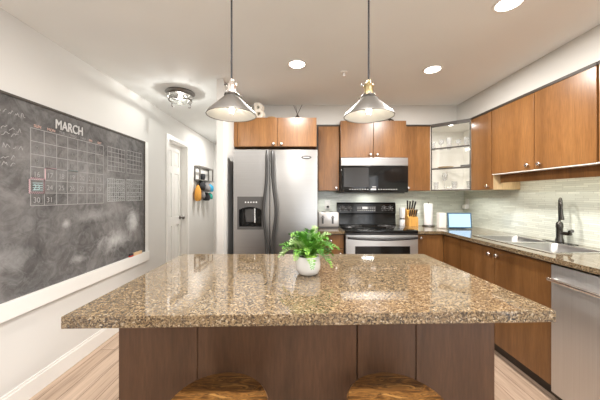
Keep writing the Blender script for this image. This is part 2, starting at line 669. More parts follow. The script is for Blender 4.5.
# rear wall behind the camera; its unseen window is added for the fill light
WX0, WX1, WZ0, WZ1 = 0.80, 2.04, 0.25, 2.15
b = new()
box(b, XL, WX0, YB - 0.1, YB, 0, CEIL)
box(b, WX1, XR, YB - 0.1, YB, 0, CEIL)
box(b, WX0, WX1, YB - 0.1, YB, 0, WZ0)
box(b, WX0, WX1, YB - 0.1, YB, WZ1, CEIL)
struct('wall_front', b, M['wall_paint'])
b = new()
for x in (WX0, WX1 - 0.06):
    box(b, x, x + 0.06, YB - 0.08, YB - 0.02, WZ0, WZ1)
box(b, WX0, WX1, YB - 0.08, YB - 0.02, WZ0, WZ0 + 0.06)
box(b, WX0, WX1, YB - 0.08, YB - 0.02, WZ1 - 0.06, WZ1)
wf = struct('fill_window_1', b, M['white_paint'])
b = new(); box(b, WX0 + 0.06, WX1 - 0.06, YB - 0.055, YB - 0.049, WZ0 + 0.06, WZ1 - 0.06)
obj('pane', b, M['window_glass'], wf)

# added patio door in the right wall, out of view, carrying the side fill
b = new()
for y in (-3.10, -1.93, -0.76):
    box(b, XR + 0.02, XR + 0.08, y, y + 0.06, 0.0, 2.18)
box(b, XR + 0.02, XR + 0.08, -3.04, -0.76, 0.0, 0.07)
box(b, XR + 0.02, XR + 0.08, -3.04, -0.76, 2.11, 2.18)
wf = struct('fill_window_2', b, M['white_paint'])
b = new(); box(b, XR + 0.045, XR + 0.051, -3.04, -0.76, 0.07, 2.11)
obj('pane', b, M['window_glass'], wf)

# soffit over the wall cabinets
b = new()
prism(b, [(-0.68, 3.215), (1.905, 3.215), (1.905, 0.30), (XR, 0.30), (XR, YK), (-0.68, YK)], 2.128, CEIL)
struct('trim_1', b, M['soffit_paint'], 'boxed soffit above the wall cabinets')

# baseboards
def baseboard(bm, y0, y1):
    box(bm, XL, XL + 0.014, y0, y1, 0, 0.105)
    box(bm, XL, XL + 0.009, y0, y1, 0.105, 0.122)
b = new(); baseboard(b, YB, DY0 - 0.065); baseboard(b, DY1 + 0.065, YH)
struct('baseboard_left', b, M['white_paint'], 'white baseboard along the chalkboard wall')
b = new(); box(b, -0.76, -0.745, 2.5, YH, 0, 0.12)
struct('baseboard_hall', b, M['white_paint'])

# hall door: casing + recessed six-panel door
b = new()
cw = 0.062
for y0, y1, z0, z1 in ((DY0 - cw, DY0, 0, DZ + cw), (DY1, DY1 + cw, 0, DZ + cw), (DY0, DY1, DZ, DZ + cw)):
    box(b, XL - 0.001, XL + 0.018, y0, y1, z0, z1, 0.004)
for y0, y1, z0, z1 in ((DY0 - 0.0, DY0 + 0.012, 0, DZ), (DY1 - 0.012, DY1, 0, DZ), (DY0, DY1, DZ - 0.012, DZ)):
    box(b, XL - 0.12, XL, y0, y1, z0, z1)
struct('trim_2', b, M['white_paint'], 'white casing around the hall door')
b = new()
dx = XL - 0.075
y0, y1 = DY0 + 0.014, DY1 - 0.014
stile = 0.085
midw = 0.07
rails = [0.012, 0.20, 0.86, 0.98, 1.60, 1.70, 1.90, DZ - 0.014]
box(b, dx - 0.035, dx - 0.012, y0, y1, 0.012, DZ - 0.014)
ym = (y0 + y1) / 2
for a0, a1 in ((y0, y0 + stile), (ym - midw / 2, ym + midw / 2), (y1 - stile, y1)):
    box(b, dx - 0.012, dx, a0, a1, 0.012, DZ - 0.014)
for z0, z1 in ((0.012, 0.20), (0.86, 0.98), (1.60, 1.70), (1.92, DZ - 0.014)):
    box(b, dx - 0.012, dx, y0 + stile, ym - midw / 2, z0, z1)
    box(b, dx - 0.012, dx, ym + midw / 2, y1 - stile, z0, z1)
for z0, z1 in ((0.20, 0.86), (0.98, 1.60), (1.70, 1.92)):
    for a0, a1 in ((y0 + stile, ym - midw / 2), (ym + midw / 2, y1 - stile)):
        box(b, dx - 0.013, dx - 0.004, a0 + 0.02, a1 - 0.02, z0 + 0.025, z1 - 0.025, 0.003)
dr = struct('door_1', b, M['white_paint'], 'white six-panel door in the hallway')
b = new()
lathe(b, [(0.026, 0), (0.026, 0.006), (0.010, 0.012), (0.010, 0.035), (0.024, 0.045), (0.027, 0.058), (0.018, 0.070), (0, 0.072)], 20, T(dx, y1 - 0.055, 0.955) @ RY(PI / 2))
obj('door_knob', b, M['pewter'], dr, True)

# backsplash tiles
b = new()
box(b, -0.62, XR - 0.008, YK - 0.008, YK, 0.90, 1.345)
box(b, XR - 0.008, XR, 0.6, YK, 0.90, 1.52)
struct('trim_3', b, M['mosaic'], 'pale green glass strip backsplash')

# ------------------------------------------------------------------ island
isl = thing('kitchen_island', 'brown wood kitchen island cabinet under the large granite top', 'kitchen island', (0.05, 1.4, 0))
b = new(); box(b, -0.695, 0.770, 1.085, 1.70, 0.0, 0.866)
obj('body', b, M['island_wood'], isl)
# face boards with thin grooves between them
px = [-0.700, -0.402, 0.236, 0.478, 0.776]
for i in range(4):
    b = new()
    g = 0.002
    box(b, px[i] + (g if i else 0), px[i + 1] - (g if i < 3 else 0), 1.06, 1.085, 0.0, 0.866, 0.002)
    obj('face_panel', b, M['island_wood'], isl)
for xx in (-0.402, 0.478):
    b = new(); box(b, xx - 0.011, xx + 0.011, 1.055, 1.0595, 0.0, 0.866, 0.001)
    obj('batten', b, M['island_wood'], isl)
b = new()
prism(b, [(-0.733, 0.837), (0.848, 0.883), (0.82, 1.745), (-0.735, 1.745)], 0.867, 0.905)
es = [e for e in b.edges]
bmesh.ops.bevel(b, geom=es, offset=0.0015, segments=1, affect='EDGES')
tag(obj('countertop', b, M['granite']), 'large speckled beige granite slab topping the island', 'countertop')


# ------------------------------------------------------------------ bar stools
def stool(name, cx, cy, label):
    r = thing(name, label, 'bar stool', (cx, cy, 0), 'wooden stools at the island')
    b = new()
    lathe(b, [(0.0, 0.572), (0.152, 0.572), (0.163, 0.580), (0.165, 0.603), (0.159, 0.611), (0.0, 0.613)], 48, T(cx, cy, 0))
    obj('seat', b, M['stool'], r, True)
    b = new(); ring(b, 0.118, 0.008, 0.562, 32, T(cx, cy, 0))
    obj('seat_ring', b, M['black_plastic'], r, True)
    pts = []
    for k in range(4):
        a = PI / 4 + k * PI / 2
        p0 = (cx + 0.115 * math.cos(a), cy + 0.115 * math.sin(a), 0.568)
        p1 = (cx + 0.155 * math.cos(a), cy + 0.155 * math.sin(a), 0.0)
        b = new(); tube(b, [p0, p1], 0.0125, 10)
        obj('leg', b, M['black_plastic'], r, True)
        pts.append((cx + 0.142 * math.cos(a), cy + 0.142 * math.sin(a), 0.19))
    b = new(); ring(b, 0.140, 0.008, 0.19, 40, T(cx, cy, 0))
    obj('foot_ring', b, M['black_plastic'], r, True)
    return r


stool('bar_stool', -0.256, 0.864, 'round rustic wood bar stool under the left part of the island top')
stool('bar_stool', 0.326, 0.864, 'round rustic wood bar stool under the right part of the island top')


# ------------------------------------------------------------------ knobs and cabinets
def knob_back(b, x, y, z):
    lathe(b, [(0.007, 0), (0.005, 0.012), (0.014, 0.017), (0.0165, 0.023), (0.012, 0.029), (0, 0.031)], 18, T(x, y, z) @ RX(PI / 2))


def knob_right(b, x, y, z):
    lathe(b, [(0.007, 0), (0.005, 0.012), (0.014, 0.017), (0.0165, 0.023), (0.012, 0.029), (0, 0.031)], 18, T(x, y, z) @ RY(-PI / 2))


def carcass_back(root, x0, x1, yf, y1, z0, z1, mat=None, rail=True):
    b = new(); box(b, x0, x1, yf + 0.021, y1, z0, z1)
    obj('body', b, mat or M['carcass'], root)


def door_back(root, x0, x1, yf, z0, z1, kx, kz, mat):
    b = new(); box(b, x0 + 0.0015, x1 - 0.0015, yf, yf + 0.019, z0 + 0.001, z1 - 0.001, 0.0015)
    d = obj('door', b, mat, root)
    if kx is not None:
        b = new(); knob_back(b, kx, yf, kz)
        obj('knob', b, M['nickel'], d, True)
    return d


def door_right(root, y0, y1, xf, z0, z1, ky, kz, mat):
    b = new(); box(b, xf, xf + 0.019, y0 + 0.002, y1 - 0.002, z0 + 0.001, z1 - 0.001, 0.0015)
    d = obj('door', b, mat, root)
    if ky is not None:
        b = new(); knob_right(b, xf, ky, kz)
        obj('knob', b, M['nickel'], d, True)
    return d


UT = 2.105   # top of wall cabinet doors
UB = 1.343
# over the fridge
c = thing('wall_cabinet', 'wide two-door wooden cabinet directly above the fridge', 'cabinet', (-0.23, 3.2, 1.811))
b = new(); box(b, -0.640, 0.212, 2.921, YK, 1.811, 2.126)
obj('body', b, M['cherry'], c)
b = new(); box(b, -0.678, -0.642, 2.902, YK, 1.811, 2.126)
obj('filler_panel', b, M['cherry'], c)
door_back(c, -0.640, -0.212, 2.90, 1.811, 2.124, -0.252, 1.838, M['cherry'])
door_back(c, -0.210, 0.212, 2.90, 1.811, 2.124, -0.166, 1.838, M['cherry'])
# tall panel-less single cabinets either side of the microwave
c = thing('wall_cabinet', 'narrow wooden wall cabinet between the fridge and the microwave', 'cabinet', (0.36, 3.36, UB))
b = new(); box(b, 0.222, 0.503, 3.221, YK - 0.01, UB, UT + 0.02)
box(b, 0.222, 0.503, 3.198, 3.221, UT + 0.0015, UT + 0.02)
box(b, 0.222, 0.250, 3.205, 3.221, UB, UT)
obj('body', b, M['carcass'], c)
door_back(c, 0.252, 0.500, 3.20, UB, UT, 0.462, UB + 0.035, M['cherry'])
c = thing('wall_cabinet', 'two-door wooden cabinet directly above the microwave', 'cabinet', (0.89, 3.3, 1.725))
b = new(); box(b, 0.508, 1.272, 3.161, 3.2135, 1.725, 2.155)
box(b, 0.508, 1.272, 3.2135, YK - 0.01, 1.725, 2.126)
obj('body', b, M['cherry'], c)
door_back(c, 0.508, 0.889, 3.14, 1.727, 2.157, 0.852, 1.762, M['cherry'])
door_back(c, 0.891, 1.272, 3.14, 1.727, 2.157, 0.932, 1.762, M['cherry'])
c = thing('wall_cabinet', 'narrow wooden wall cabinet between the microwave and the open corner shelves', 'cabinet', (1.43, 3.36, UB))
b = new(); box(b, 1.278, 1.583, 3.221, YK - 0.01, UB, UT + 0.02)
box(b, 1.278, 1.583, 3.198, 3.221, UT + 0.0015, UT + 0.02)
obj('body', b, M['carcass'], c)
door_back(c, 1.281, 1.580, 3.20, UB, UT, 1.316, UB + 0.035, M['cherry'])

# corner cabinet with glass doors
PA = Vector((1.586, 3.20)); PB = Vector((1.890, 2.938))
c = thing('corner_cabinet', 'cream-lined corner wall cabinet with glass doors and three shelves', 'cabinet', (1.9, 3.25, UB))
XW, YW = XR - 0.01, YK - 0.01
b = new()
box(b, 1.586, XW, YW - 0.016, YW, UB, UT + 0.02)
box(b, XW - 0.016, XW, 2.938, YW - 0.016, UB, UT + 0.02)
box(b, 1.586, 1.600, 3.222, YW - 0.016, UB, UT + 0.02)
box(b, 1.912, XW - 0.016, 2.938, 2.952, UB, UT + 0.02)
obj('lining', b, M['cream'], c)
pent = [(1.602, 3.208), (1.602, YW - 0.018), (XW - 0.018, YW - 0.018), (XW - 0.018, 2.954), (1.900, 2.954)]


def shelf(z0, z1, mat, name):
    b = new(); prism(b, pent, z0, z1)
    o = obj(name, b, mat, c)
    return o


shelf(UB, UB + 0.018, M['cream'], 'bottom_panel')
shelf(UT + 0.002, UT + 0.02, M['cream'], 'top_panel')
SH = [1.603, 1.838]
for z in SH:
    shelf(z - 0.010, z, M['pane'], 'shelf')
d = (PB - PA).normalized()
nrm = Vector((d.y, -d.x))
if nrm.y > 0:
    nrm = -nrm


def diag_bar(z0, z1, w0, w1, off0, off1):
    """bar on the diagonal face from w0 to w1 along it"""
    b = new()
    P = PA + d * w0; Q = PA + d * w1
    prism(b, [tuple(P + nrm * off0), tuple(Q + nrm * off0), tuple(Q + nrm * off1), tuple(P + nrm * off1)], z0, z1)
    return b


L = (PB - PA).length
for z in SH:
    obj('shelf_edge', diag_bar(z - 0.016, z + 0.002, 0.012, L - 0.012, -0.004, 0.002), M['carcass'], c)
bb = diag_bar(UB, UT + 0.02, 0.0, 0.010, -0.012, 0.004)
obj('side_rail', bb, M['carcass'], c)
obj('side_rail', diag_bar(UB, UT + 0.02, L - 0.010, L, -0.012, 0.004), M['carcass'], c)
obj('top_rail', diag_bar(UT - 0.018, UT + 0.02, 0.0, L, -0.010, 0.006), M['carcass'], c)
obj('bottom_rail', diag_bar(UB - 0.001, UB + 0.012, 0.0, L, -0.010, 0.006), M['carcass'], c)
for w0, w1, kw in ((0.002, L / 2 - 0.001, L / 2 - 0.018), (L / 2 + 0.001, L - 0.002, L / 2 + 0.018)):
    dd = obj('glass_door', diag_bar(UB + 0.004, UT - 0.020, w0, w1, 0.007, 0.011), M['pane'], c)
    P = PA + d * kw + nrm * 0.011
    b = new()
    lathe(b, [(0.005, 0), (0.004, 0.008), (0.009, 0.012), (0.010, 0.018), (0, 0.022)], 14, T(P.x, P.y, UB + 0.030) @ RZ(math.atan2(nrm.y, nrm.x)) @ RY(PI / 2))
    obj('knob', b, M['nickel'], dd, True)

b = new(); lathe(b, [(0.0, UT - 0.010), (0.020, UT - 0.010), (0.022, UT - 0.006), (0.022, UT + 0.001), (0, UT + 0.001)], 20, T(1.775, 3.115, 0))  # added puck with a fill light, to brighten the cabinet interior
obj('fill_puck', b, M['lamp'], c, True)
area('fill_puck', (1.775, 3.115, UT - 0.014), (0, 0, 0), 0.06, 0.06, 1.1, (1.0, 0.98, 0.94), 'DISK')

# right wall cabinets
XF = 1.89
c = thing('wall_cabinet', 'tall narrow wooden wall cabinet right of the open corner shelves', 'cabinet', (2.03, 2.78, UB))
b = new(); box(b, XF + 0.021, XR - 0.01, 2.624, 2.930, UB, UT)
obj('body', b, M['maple'], c)
b = new(); box(b, XF - 0.002, XR - 0.01, 2.624, 2.930, UT + 0.0015, UT + 0.022)
obj('top_rail', b, M['carcass'], c)
door_right(c, 2.626, 2.934, XF, UB, UT, 2.665, UB + 0.035, M['cherry'])
SB = 1.490
c = thing('wall_cabinet', 'short two-door wooden cabinet over the sink', 'cabinet', (2.03, 2.16, SB))
b = new(); box(b, XF + 0.021, XR - 0.01, 1.702, 2.620, SB + 0.004, UT)
obj('body', b, M['maple'], c)
b = new(); box(b, XF - 0.002, XR - 0.01, 1.702, 2.620, UT + 0.0015, UT + 0.022)
obj('top_rail', b, M['carcass'], c)
b = new(); box(b, XF + 0.002, XR - 0.01, 1.702, 2.620, SB - 0.006, SB + 0.003)
obj('bottom_panel', b, M['cream'], c)
door_right(c, 2.154, 2.620, XF, SB, UT, 2.205, SB + 0.042, M['cherry'])
door_right(c, 1.702, 2.151, XF, SB, UT, 2.098, SB + 0.042, M['cherry'])
b = new(); box(b, 1.975, 1.993, 1.702, 2.620, 1.408, SB - 0.007)
obj('valance', b, M['cherry'], c)
c = thing('wall_cabinet', 'short wooden wall cabinet at the right frame edge', 'cabinet', (2.03, 1.3, SB))
b = new(); box(b, XF + 0.021, XR - 0.01, 0.900, 1.696, SB + 0.004, UT)
obj('body', b, M['maple'], c)
b = new(); box(b, XF - 0.002, XR - 0.01, 0.900, 1.696, UT + 0.0015, UT + 0.022)
obj('top_rail', b, M['carcass'], c)
b = new(); box(b, XF + 0.002, XR - 0.01, 0.900, 1.696, SB - 0.006, SB + 0.003)
obj('bottom_panel', b, M['cream'], c)
door_right(c, 1.300, 1.692, XF, SB, UT, 1.35, SB + 0.042, M['cherry'])
door_right(c, 0.902, 1.297, XF, SB, UT, None, 0, M['cherry'])
b = new(); box(b, 1.975, 1.993, 0.902, 1.696, 1.408, SB - 0.007)
obj('valance', b, M['cherry'], c)

# base cabinets
BT = 0.874


def base_back(x0, x1, label, kx, kz, loc):
    c = thing('base_cabinet', label, 'cabinet', loc)
    b = new(); box(b, x0, x1, 2.921, YK - 0.01, 0.10, BT)
    obj('body', b, M['carcass'], c)
    b = new(); box(b, x0, x1, 2.975, 2.990, 0.0, 0.098)
    obj('toe_kick', b, M['carcass'], c)
    return c


c = base_back(0.215, 0.505, 'narrow wooden base cabinet between the fridge and the stove', None, 0, (0.36, 3.2, 0))
b = new(); box(b, 0.217, 0.503, 2.90, 2.919, 0.715, BT - 0.008, 0.0015)
dw = obj('drawer', b, M['shaded_base_wood'], c)
b = new(); knob_back(b, 0.36, 2.90, 0.80); obj('knob', b, M['nickel'], dw, True)
door_back(c, 0.217, 0.503, 2.90, 0.105, 0.708, 0.46, 0.66, M['shaded_base_wood'])
c = base_back(1.278, 1.585, 'wooden base cabinet in the corner right of the stove', None, 0, (1.43, 3.2, 0))
door_back(c, 1.280, 1.575, 2.90, 0.105, BT - 0.008, 1.325, 0.83, M['shaded_base_wood'])
XB = 1.575
c = thing('base_cabinet', 'wooden two-door base cabinet below the sink', 'cabinet', (1.88, 2.2, 0))
b = new()
box(b, XB + 0.021, XR - 0.01, 1.672, 1.690, 0.10, BT)
box(b, XB + 0.021, XR - 0.01, 2.580, 2.600, 0.10, BT)
box(b, XB + 0.021, XR - 0.01, 1.672, 2.600, 0.10, 0.118)
box(b, XB + 0.021, XB + 0.040, 1.672, 2.600, 0.118, BT)
obj('body', b, M['carcass'], c)
b = new(); box(b, XB + 0.070, XB + 0.085, 1.672, 2.600, 0.0, 0.098)
obj('toe_kick', b, M['carcass'], c)
door_right(c, 1.672, 2.150, XB, 0.105, BT - 0.008, 2.115, 0.812, M['shaded_base_wood'])
door_right(c, 2.152, 2.600, XB, 0.105, BT - 0.008, 2.195, 0.812, M['shaded_base_wood'])
c = thing('base_cabinet', 'plain wooden corner base panel left of the sink cabinet', 'cabinet', (1.88, 2.75, 0))
b = new(); box(b, XB + 0.021, XR - 0.01, 2.604, 2.915, 0.10, BT)
obj('body', b, M['carcass'], c)
b = new(); box(b, XB + 0.070, XB + 0.085, 2.604, 2.97, 0.0, 0.098)
obj('toe_kick', b, M['carcass'], c)
b = new(); box(b, XB, XB + 0.019, 2.603, 2.897, 0.105, BT - 0.008, 0.0015)
obj('door', b, M['shaded_base_wood'], c)
c = thing('base_cabinet', 'wooden base cabinet past the dishwasher at the right frame edge', 'cabinet', (1.88, 0.85, 0))
b = new(); box(b, XB + 0.021, XR - 0.01, 0.602, 1.088, 0.10, BT)
obj('body', b, M['carcass'], c)
b = new(); box(b, XB + 0.070, XB + 0.085, 0.602, 1.088, 0.0, 0.098)
obj('toe_kick', b, M['carcass'], c)
door_right(c, 0.602, 1.088, XB, 0.105, BT - 0.008, 1.04, 0.812, M['shaded_base_wood'])

# counters
b = new(); box(b, 0.214, 0.509, 2.872, YK - 0.009, 0.875, 0.905)
tag(obj('countertop', b, M['granite']), 'short granite counter between the fridge and the stove', 'countertop')
SX0, SX1, SY0, SY1 = 1.668, 2.055, 1.765, 2.535
b = new()
CX1 = XR - 0.009
box(b, 1.275, 1.55, 2.872, YK - 0.009, 0.875, 0.905)
box(b, 1.55, CX1, SY1, YK - 0.009, 0.875, 0.905)
box(b, 1.55, CX1, 0.60, SY0, 0.875, 0.905)
box(b, 1.55, SX0, SY0, SY1, 0.875, 0.905)
box(b, SX1, CX1, SY0, SY1, 0.875, 0.905)
bmesh.ops.remove_doubles(b, verts=b.verts, dist=1e-5)
tag(obj('countertop', b, M['granite']), 'long L-shaped granite counter running under the sink window wall'.replace(' window', ''), 'countertop')

# sink: rim and two bowls
sk = thing('kitchen_sink', 'stainless steel double-bowl sink set into the right counter', 'sink', (1.86, 2.15, 0.905))


def bowl(y0, y1, nm):
    x0, x1 = SX0 + 0.012, SX1 - 0.012
    zt, zb = 0.9065, 0.735
    b = new()
    n = 8
    def rr(ix, iy, r, z, ins):
        pts = []
        X0, X1, Y0, Y1 = x0 + ins, x1 - ins, y0 + ins, y1 - ins
        for (cx, cy, a0) in ((X1 - r, Y1 - r, 0), (X0 + r, Y1 - r, PI / 2), (X0 + r, Y0 + r, PI), (X1 - r, Y0 + r, 1.5 * PI)):
            for k in range(n + 1):
                a = a0 + PI / 2 * k / n
                pts.append(b.verts.new((cx + r * math.cos(a), cy + r * math.sin(a), z)))
        return pts
    rings = [rr(0, 0, 0.05, zt, 0.0), rr(0, 0, 0.05, zt - 0.01, 0.006), rr(0, 0, 0.05, zb + 0.03, 0.016), rr(0, 0, 0.04, zb, 0.045)]
    for A, B in zip(rings[:-1], rings[1:]):
        for k in range(len(A)):
            k2 = (k + 1) % len(A)
            b.faces.new((A[k], A[k2], B[k2], B[k]))
    b.faces.new(rings[-1])
    # outer shell so the bowl has thickness
    rings2 = [rr(0, 0, 0.05, zt - 0.001, -0.004), rr(0, 0, 0.05, zb + 0.02, 0.010), rr(0, 0, 0.04, zb - 0.003, 0.042)]
    for A, B in zip(rings2[:-1], rings2[1:]):
        for k in range(len(A)):
            k2 = (k + 1) % len(A)
            b.faces.new((A[k], B[k], B[k2], A[k2]))
    b.faces.new(list(reversed(rings2[-1])))
    A, B = rings[0], rings2[0]
    for k in range(len(A)):
        k2 = (k + 1) % len(A)
        b.faces.new((A[k], B[k], B[k2], A[k2]))
    me = obj(nm, b, M['steel_sink'], sk, True)
    b = new()
    cx, cy = (x0 + x1) / 2, (y0 + y1) / 2
    lathe(b, [(0.030, 0), (0.028, 0.004), (0.012, 0.002), (0, 0.003)], 20, T(cx, cy, zb + 0.0005))
    obj('drain', b, M['chrome'], me, True)


ymid = (SY0 + SY1) / 2 + 0.01
bowl(SY0 + 0.010, ymid - 0.012, 'bowl')
bowl(ymid + 0.012, SY1 - 0.010, 'bowl')
b = new()
rz0, rz1 = 0.9055, 0.9095
box(b, SX0 - 0.012, SX1 + 0.014, SY0 - 0.014, SY0 + 0.012, rz0, rz1, 0.001)
box(b, SX0 - 0.012, SX1 + 0.014, SY1 - 0.012, SY1 + 0.014, rz0, rz1, 0.001)
box(b, SX0 - 0.014, SX0 + 0.014, SY0, SY1, rz0, rz1, 0.001)
box(b, SX1 - 0.014, SX1 + 0.016, SY0, SY1, rz0, rz1, 0.001)
box(b, SX0, SX1, ymid - 0.014, ymid + 0.014, rz0, rz1, 0.001)
obj('rim', b, M['steel_rim'], sk)

# faucet
FX, FY = 2.095, 2.155
fc = thing('kitchen_faucet', 'dark bronze pull-down faucet standing behind the sink', 'faucet', (FX, FY, 0.905))
b = new()
box(b, FX - 0.026, FX + 0.026, FY - 0.125, FY + 0.125, 0.9055, 0.914, 0.003)
obj('base_plate', b, M['bronze'], fc)
b = new()
lathe(b, [(0.027, 0.914), (0.027, 0.93), (0.021, 0.95), (0.021, 1.02), (0.024, 1.035), (0.022, 1.06), (0.014, 1.075), (0, 1.076)], 24, T(FX, FY, 0))
obj('body', b, M['bronze'], fc, True)
b = new()
dirx, diry = -0.60, -0.80
pts = [(FX, FY, 1.06), (FX, FY, 1.16), (FX, FY, 1.21)]
R_ = 0.040
for k in range(1, 13):
    a = PI * k / 12
    q = R_ * (1 - math.cos(a))
    pts.append((FX + dirx * q, FY + diry * q, 1.21 + R_ * 1.25 * math.sin(a)))
ex, ey = FX + dirx * 2 * R_, FY + diry * 2 * R_
pts.append((ex, ey, 1.18))
tube(b, pts, 0.0085, 12)
obj('spout', b, M['bronze'], fc, True)
b = new()
lathe(b, [(0.0, 1.095), (0.017, 1.095), (0.018, 1.103), (0.012, 1.14), (0.010, 1.182), (0, 1.184)], 20, T(ex, ey, 0))
obj('spray_head', b, M['bronze'], fc, True)
b = new()
tube(b, [(FX, FY, 0.985), (FX + 0.012, FY - 0.05, 0.985), (FX + 0.014, FY - 0.075, 0.99)], [0.016, 0.014, 0.015], 12)
tube(b, [(FX + 0.012, FY - 0.062, 0.985), (FX - 0.02, FY - 0.10, 1.012), (FX - 0.03, FY - 0.13, 1.015)], [0.009, 0.008, 0.012], 10)
obj('lever', b, M['bronze'], fc, True)

# dishwasher
dwr = thing('dishwasher', 'stainless steel dishwasher built in under the right counter', 'dishwasher', (1.88, 1.39, 0))
b = new(); box(b, XB + 0.030, XR - 0.02, 1.096, 1.664, 0.10, BT - 0.002)
obj('body', b, M['carcass'], dwr)
b = new(); box(b, XB - 0.006, XB + 0.028, 1.096, 1.668, 0.075, BT - 0.014, 0.004)
dd = obj('door', b, M['steel_v'], dwr, True)
b = new()
tube(b, [(XB - 0.045, 1.125, 0.775), (XB - 0.052, 1.39, 0.775), (XB - 0.045, 1.645, 0.775)], 0.011, 12)
for y in (1.14, 1.632):
    tube(b, [(XB - 0.006, y, 0.775), (XB - 0.046, y, 0.775)], 0.008, 8)
obj('handle', b, M['chrome'], dd, True)
b = new(); box(b, XB + 0.055, XB + 0.070, 1.096, 1.664, 0.0, 0.098)
obj('toe_kick', b, M['black_plastic'], dwr)
b = new(); box(b, XB - 0.0075, XB - 0.0062, 1.15, 1.20, 0.80 + 0.028, 0.80 + 0.032)
obj('label_mark', b, M['print'], dwr)

# ------------------------------------------------------------------ fridge
FXL, FXR, FYF, FTOP = -0.612, 0.198, 2.60, 1.727
fr = thing('refrigerator', 'stainless steel side-by-side refrigerator with black handles and ice dispenser', 'refrigerator', ((FXL + FXR) / 2, 3.0, 0))
b = new(); box(b, FXL + 0.004, FXR - 0.004, FYF + 0.085, 3.42, 0.02, FTOP - 0.01, 0.004)
obj('body', b, M['dark_grey'], fr)
b = new(); box(b, FXL + 0.01, FXR - 0.01, FYF + 0.05, FYF + 0.085, 0.0, 0.10)
obj('toe_grille', b, M['black_plastic'], fr)
XS = -0.262
DX0, DX1, DZ0, DZ1 = -0.574, -0.325, 0.958, 1.274
CX0, CX1_, CZ0, CZ1 = -0.560, -0.339, 0.985, 1.178
# freezer door built around the dispenser cavity
b = new()
z0, z1 = 0.11, FTOP
x0, x1 = FXL, XS - 0.003
D0, D1 = FYF, FYF + 0.08
box(b, x0, CX0, D0, D1, z0, z1)
box(b, CX1_, x1, D0, D1, z0, z1)
box(b, CX0, CX1_, D0, D1, z0, CZ0)
box(b, CX0, CX1_, D0, D1, CZ1, z1)
box(b, CX0, CX1_, D0 + 0.07, D1, CZ0, CZ1)
bmesh.ops.remove_doubles(b, verts=b.verts, dist=1e-5)
dl = obj('door', b, M['steel'], fr)
b = new(); box(b, XS + 0.003, FXR, D0, D1, z0, z1, 0.006)
drr = obj('door', b, M['steel'], fr, True)
# dispenser: frame, button panel, cavity liner, paddle (sub-parts of the freezer door)
b = new()
fy = FYF - 0.007
box(b, DX0, CX0, fy, FYF + 0.002, DZ0, DZ1)
box(b, CX1_, DX1, fy, FYF + 0.002, DZ0, DZ1)
box(b, CX0, CX1_, fy, FYF + 0.002, DZ0, CZ0)
box(b, CX0, CX1_, fy, FYF + 0.002, CZ1, DZ1)
# arched head of the recess
n = 14
for k in range(n):
    a0 = -1 + 2 * k / n; a1 = -1 + 2 * (k + 1) / n
    am = (a0 + a1) / 2
    hz = 0.030 * (am * am)
    xa = (CX0 + CX1_) / 2 + a0 * (CX1_ - CX0) / 2
    xb = (CX0 + CX1_) / 2 + a1 * (CX1_ - CX0) / 2
    box(b, xa, xb, fy, FYF + 0.002, CZ1 - hz - 0.002, CZ1)
obj('dispenser_frame', b, M['dark_grey'], dl)
b = new()
box(b, CX0 + 0.0005, CX0 + 0.004, FYF + 0.001, FYF + 0.068, CZ0, CZ1)
box(b, CX1_ - 0.004, CX1_ - 0.0005, FYF + 0.001, FYF + 0.068, CZ0, CZ1)
box(b, CX0, CX1_, FYF + 0.064, FYF + 0.069, CZ0, CZ1)
box(b, CX0, CX1_, FYF - 0.004, FYF + 0.068, CZ0 - 0.0, CZ0 + 0.006)
box(b, CX0, CX1_, FYF + 0.001, FYF + 0.068, CZ1 - 0.006, CZ1)
obj('dispenser_recess', b, M['black_gloss'], dl)
b = new()
xm = (CX0 + CX1_) / 2
lathe(b, [(0.0, 1.02), (0.040, 1.025), (0.052, 1.10), (0.050, 1.15), (0, 1.152)], 20, T(xm - 0.012, FYF + 0.056, 0) @ Matrix.Diagonal((1, 0.16, 1, 1)))
obj('dispenser_paddle', b, M['dark_grey'], dl, True)
b = new(); box(b, xm + 0.030, xm + 0.042, FYF + 0.035, FYF + 0.050, 1.015, 1.165, 0.003)
obj('water_lever', b, M['chrome'], dl)
for k in range(5):
    bx = DX0 + 0.075 + k * 0.026
    b = new(); box(b, bx, bx + 0.010, fy - 0.002, fy, 1.214, 1.226)
    obj('dispenser_button', b, M['print_white'], dl)
# handles
for s, door, x_in, x_out in ((-1, dl, -0.287, -0.317), (1, drr, -0.235, -0.200)):
    pts = []
    N = 26
    for k in range(N + 1):
        z = 0.40 + (1.715 - 0.40) * k / N
        u = (z - 1.135) / 0.215
        bow = math.exp(-u * u)
        bow2 = math.exp(-((z - 0.72) / 0.2) ** 2) * 0.0
        x = x_in + (x_out - x_in) * bow
        y = FYF - 0.040 - 0.012 * bow
        if k == 0 or k == N:
            y = FYF - 0.006
        pts.append((x, y, z))
    b = new(); tube(b, pts, 0.0135, 10, ry=0.75)
    obj('handle', b, M['handle_grey'], door, True)
# badge
b = new()
lathe(b, [(0.0, 0), (0.050, 0), (0.047, 0.003), (0, 0.0035)], 28, T(0.090, FYF, 1.652) @ RX(PI / 2) @ Matrix.Diagonal((1, 0.34, 1, 1)))
bd = obj('badge', b, M['dark_grey'], drr, True)
b = new(); box(b, 0.060, 0.120, FYF - 0.0045, FYF - 0.003, 1.649, 1.655)
obj('badge_lettering', b, M['print'], drr)

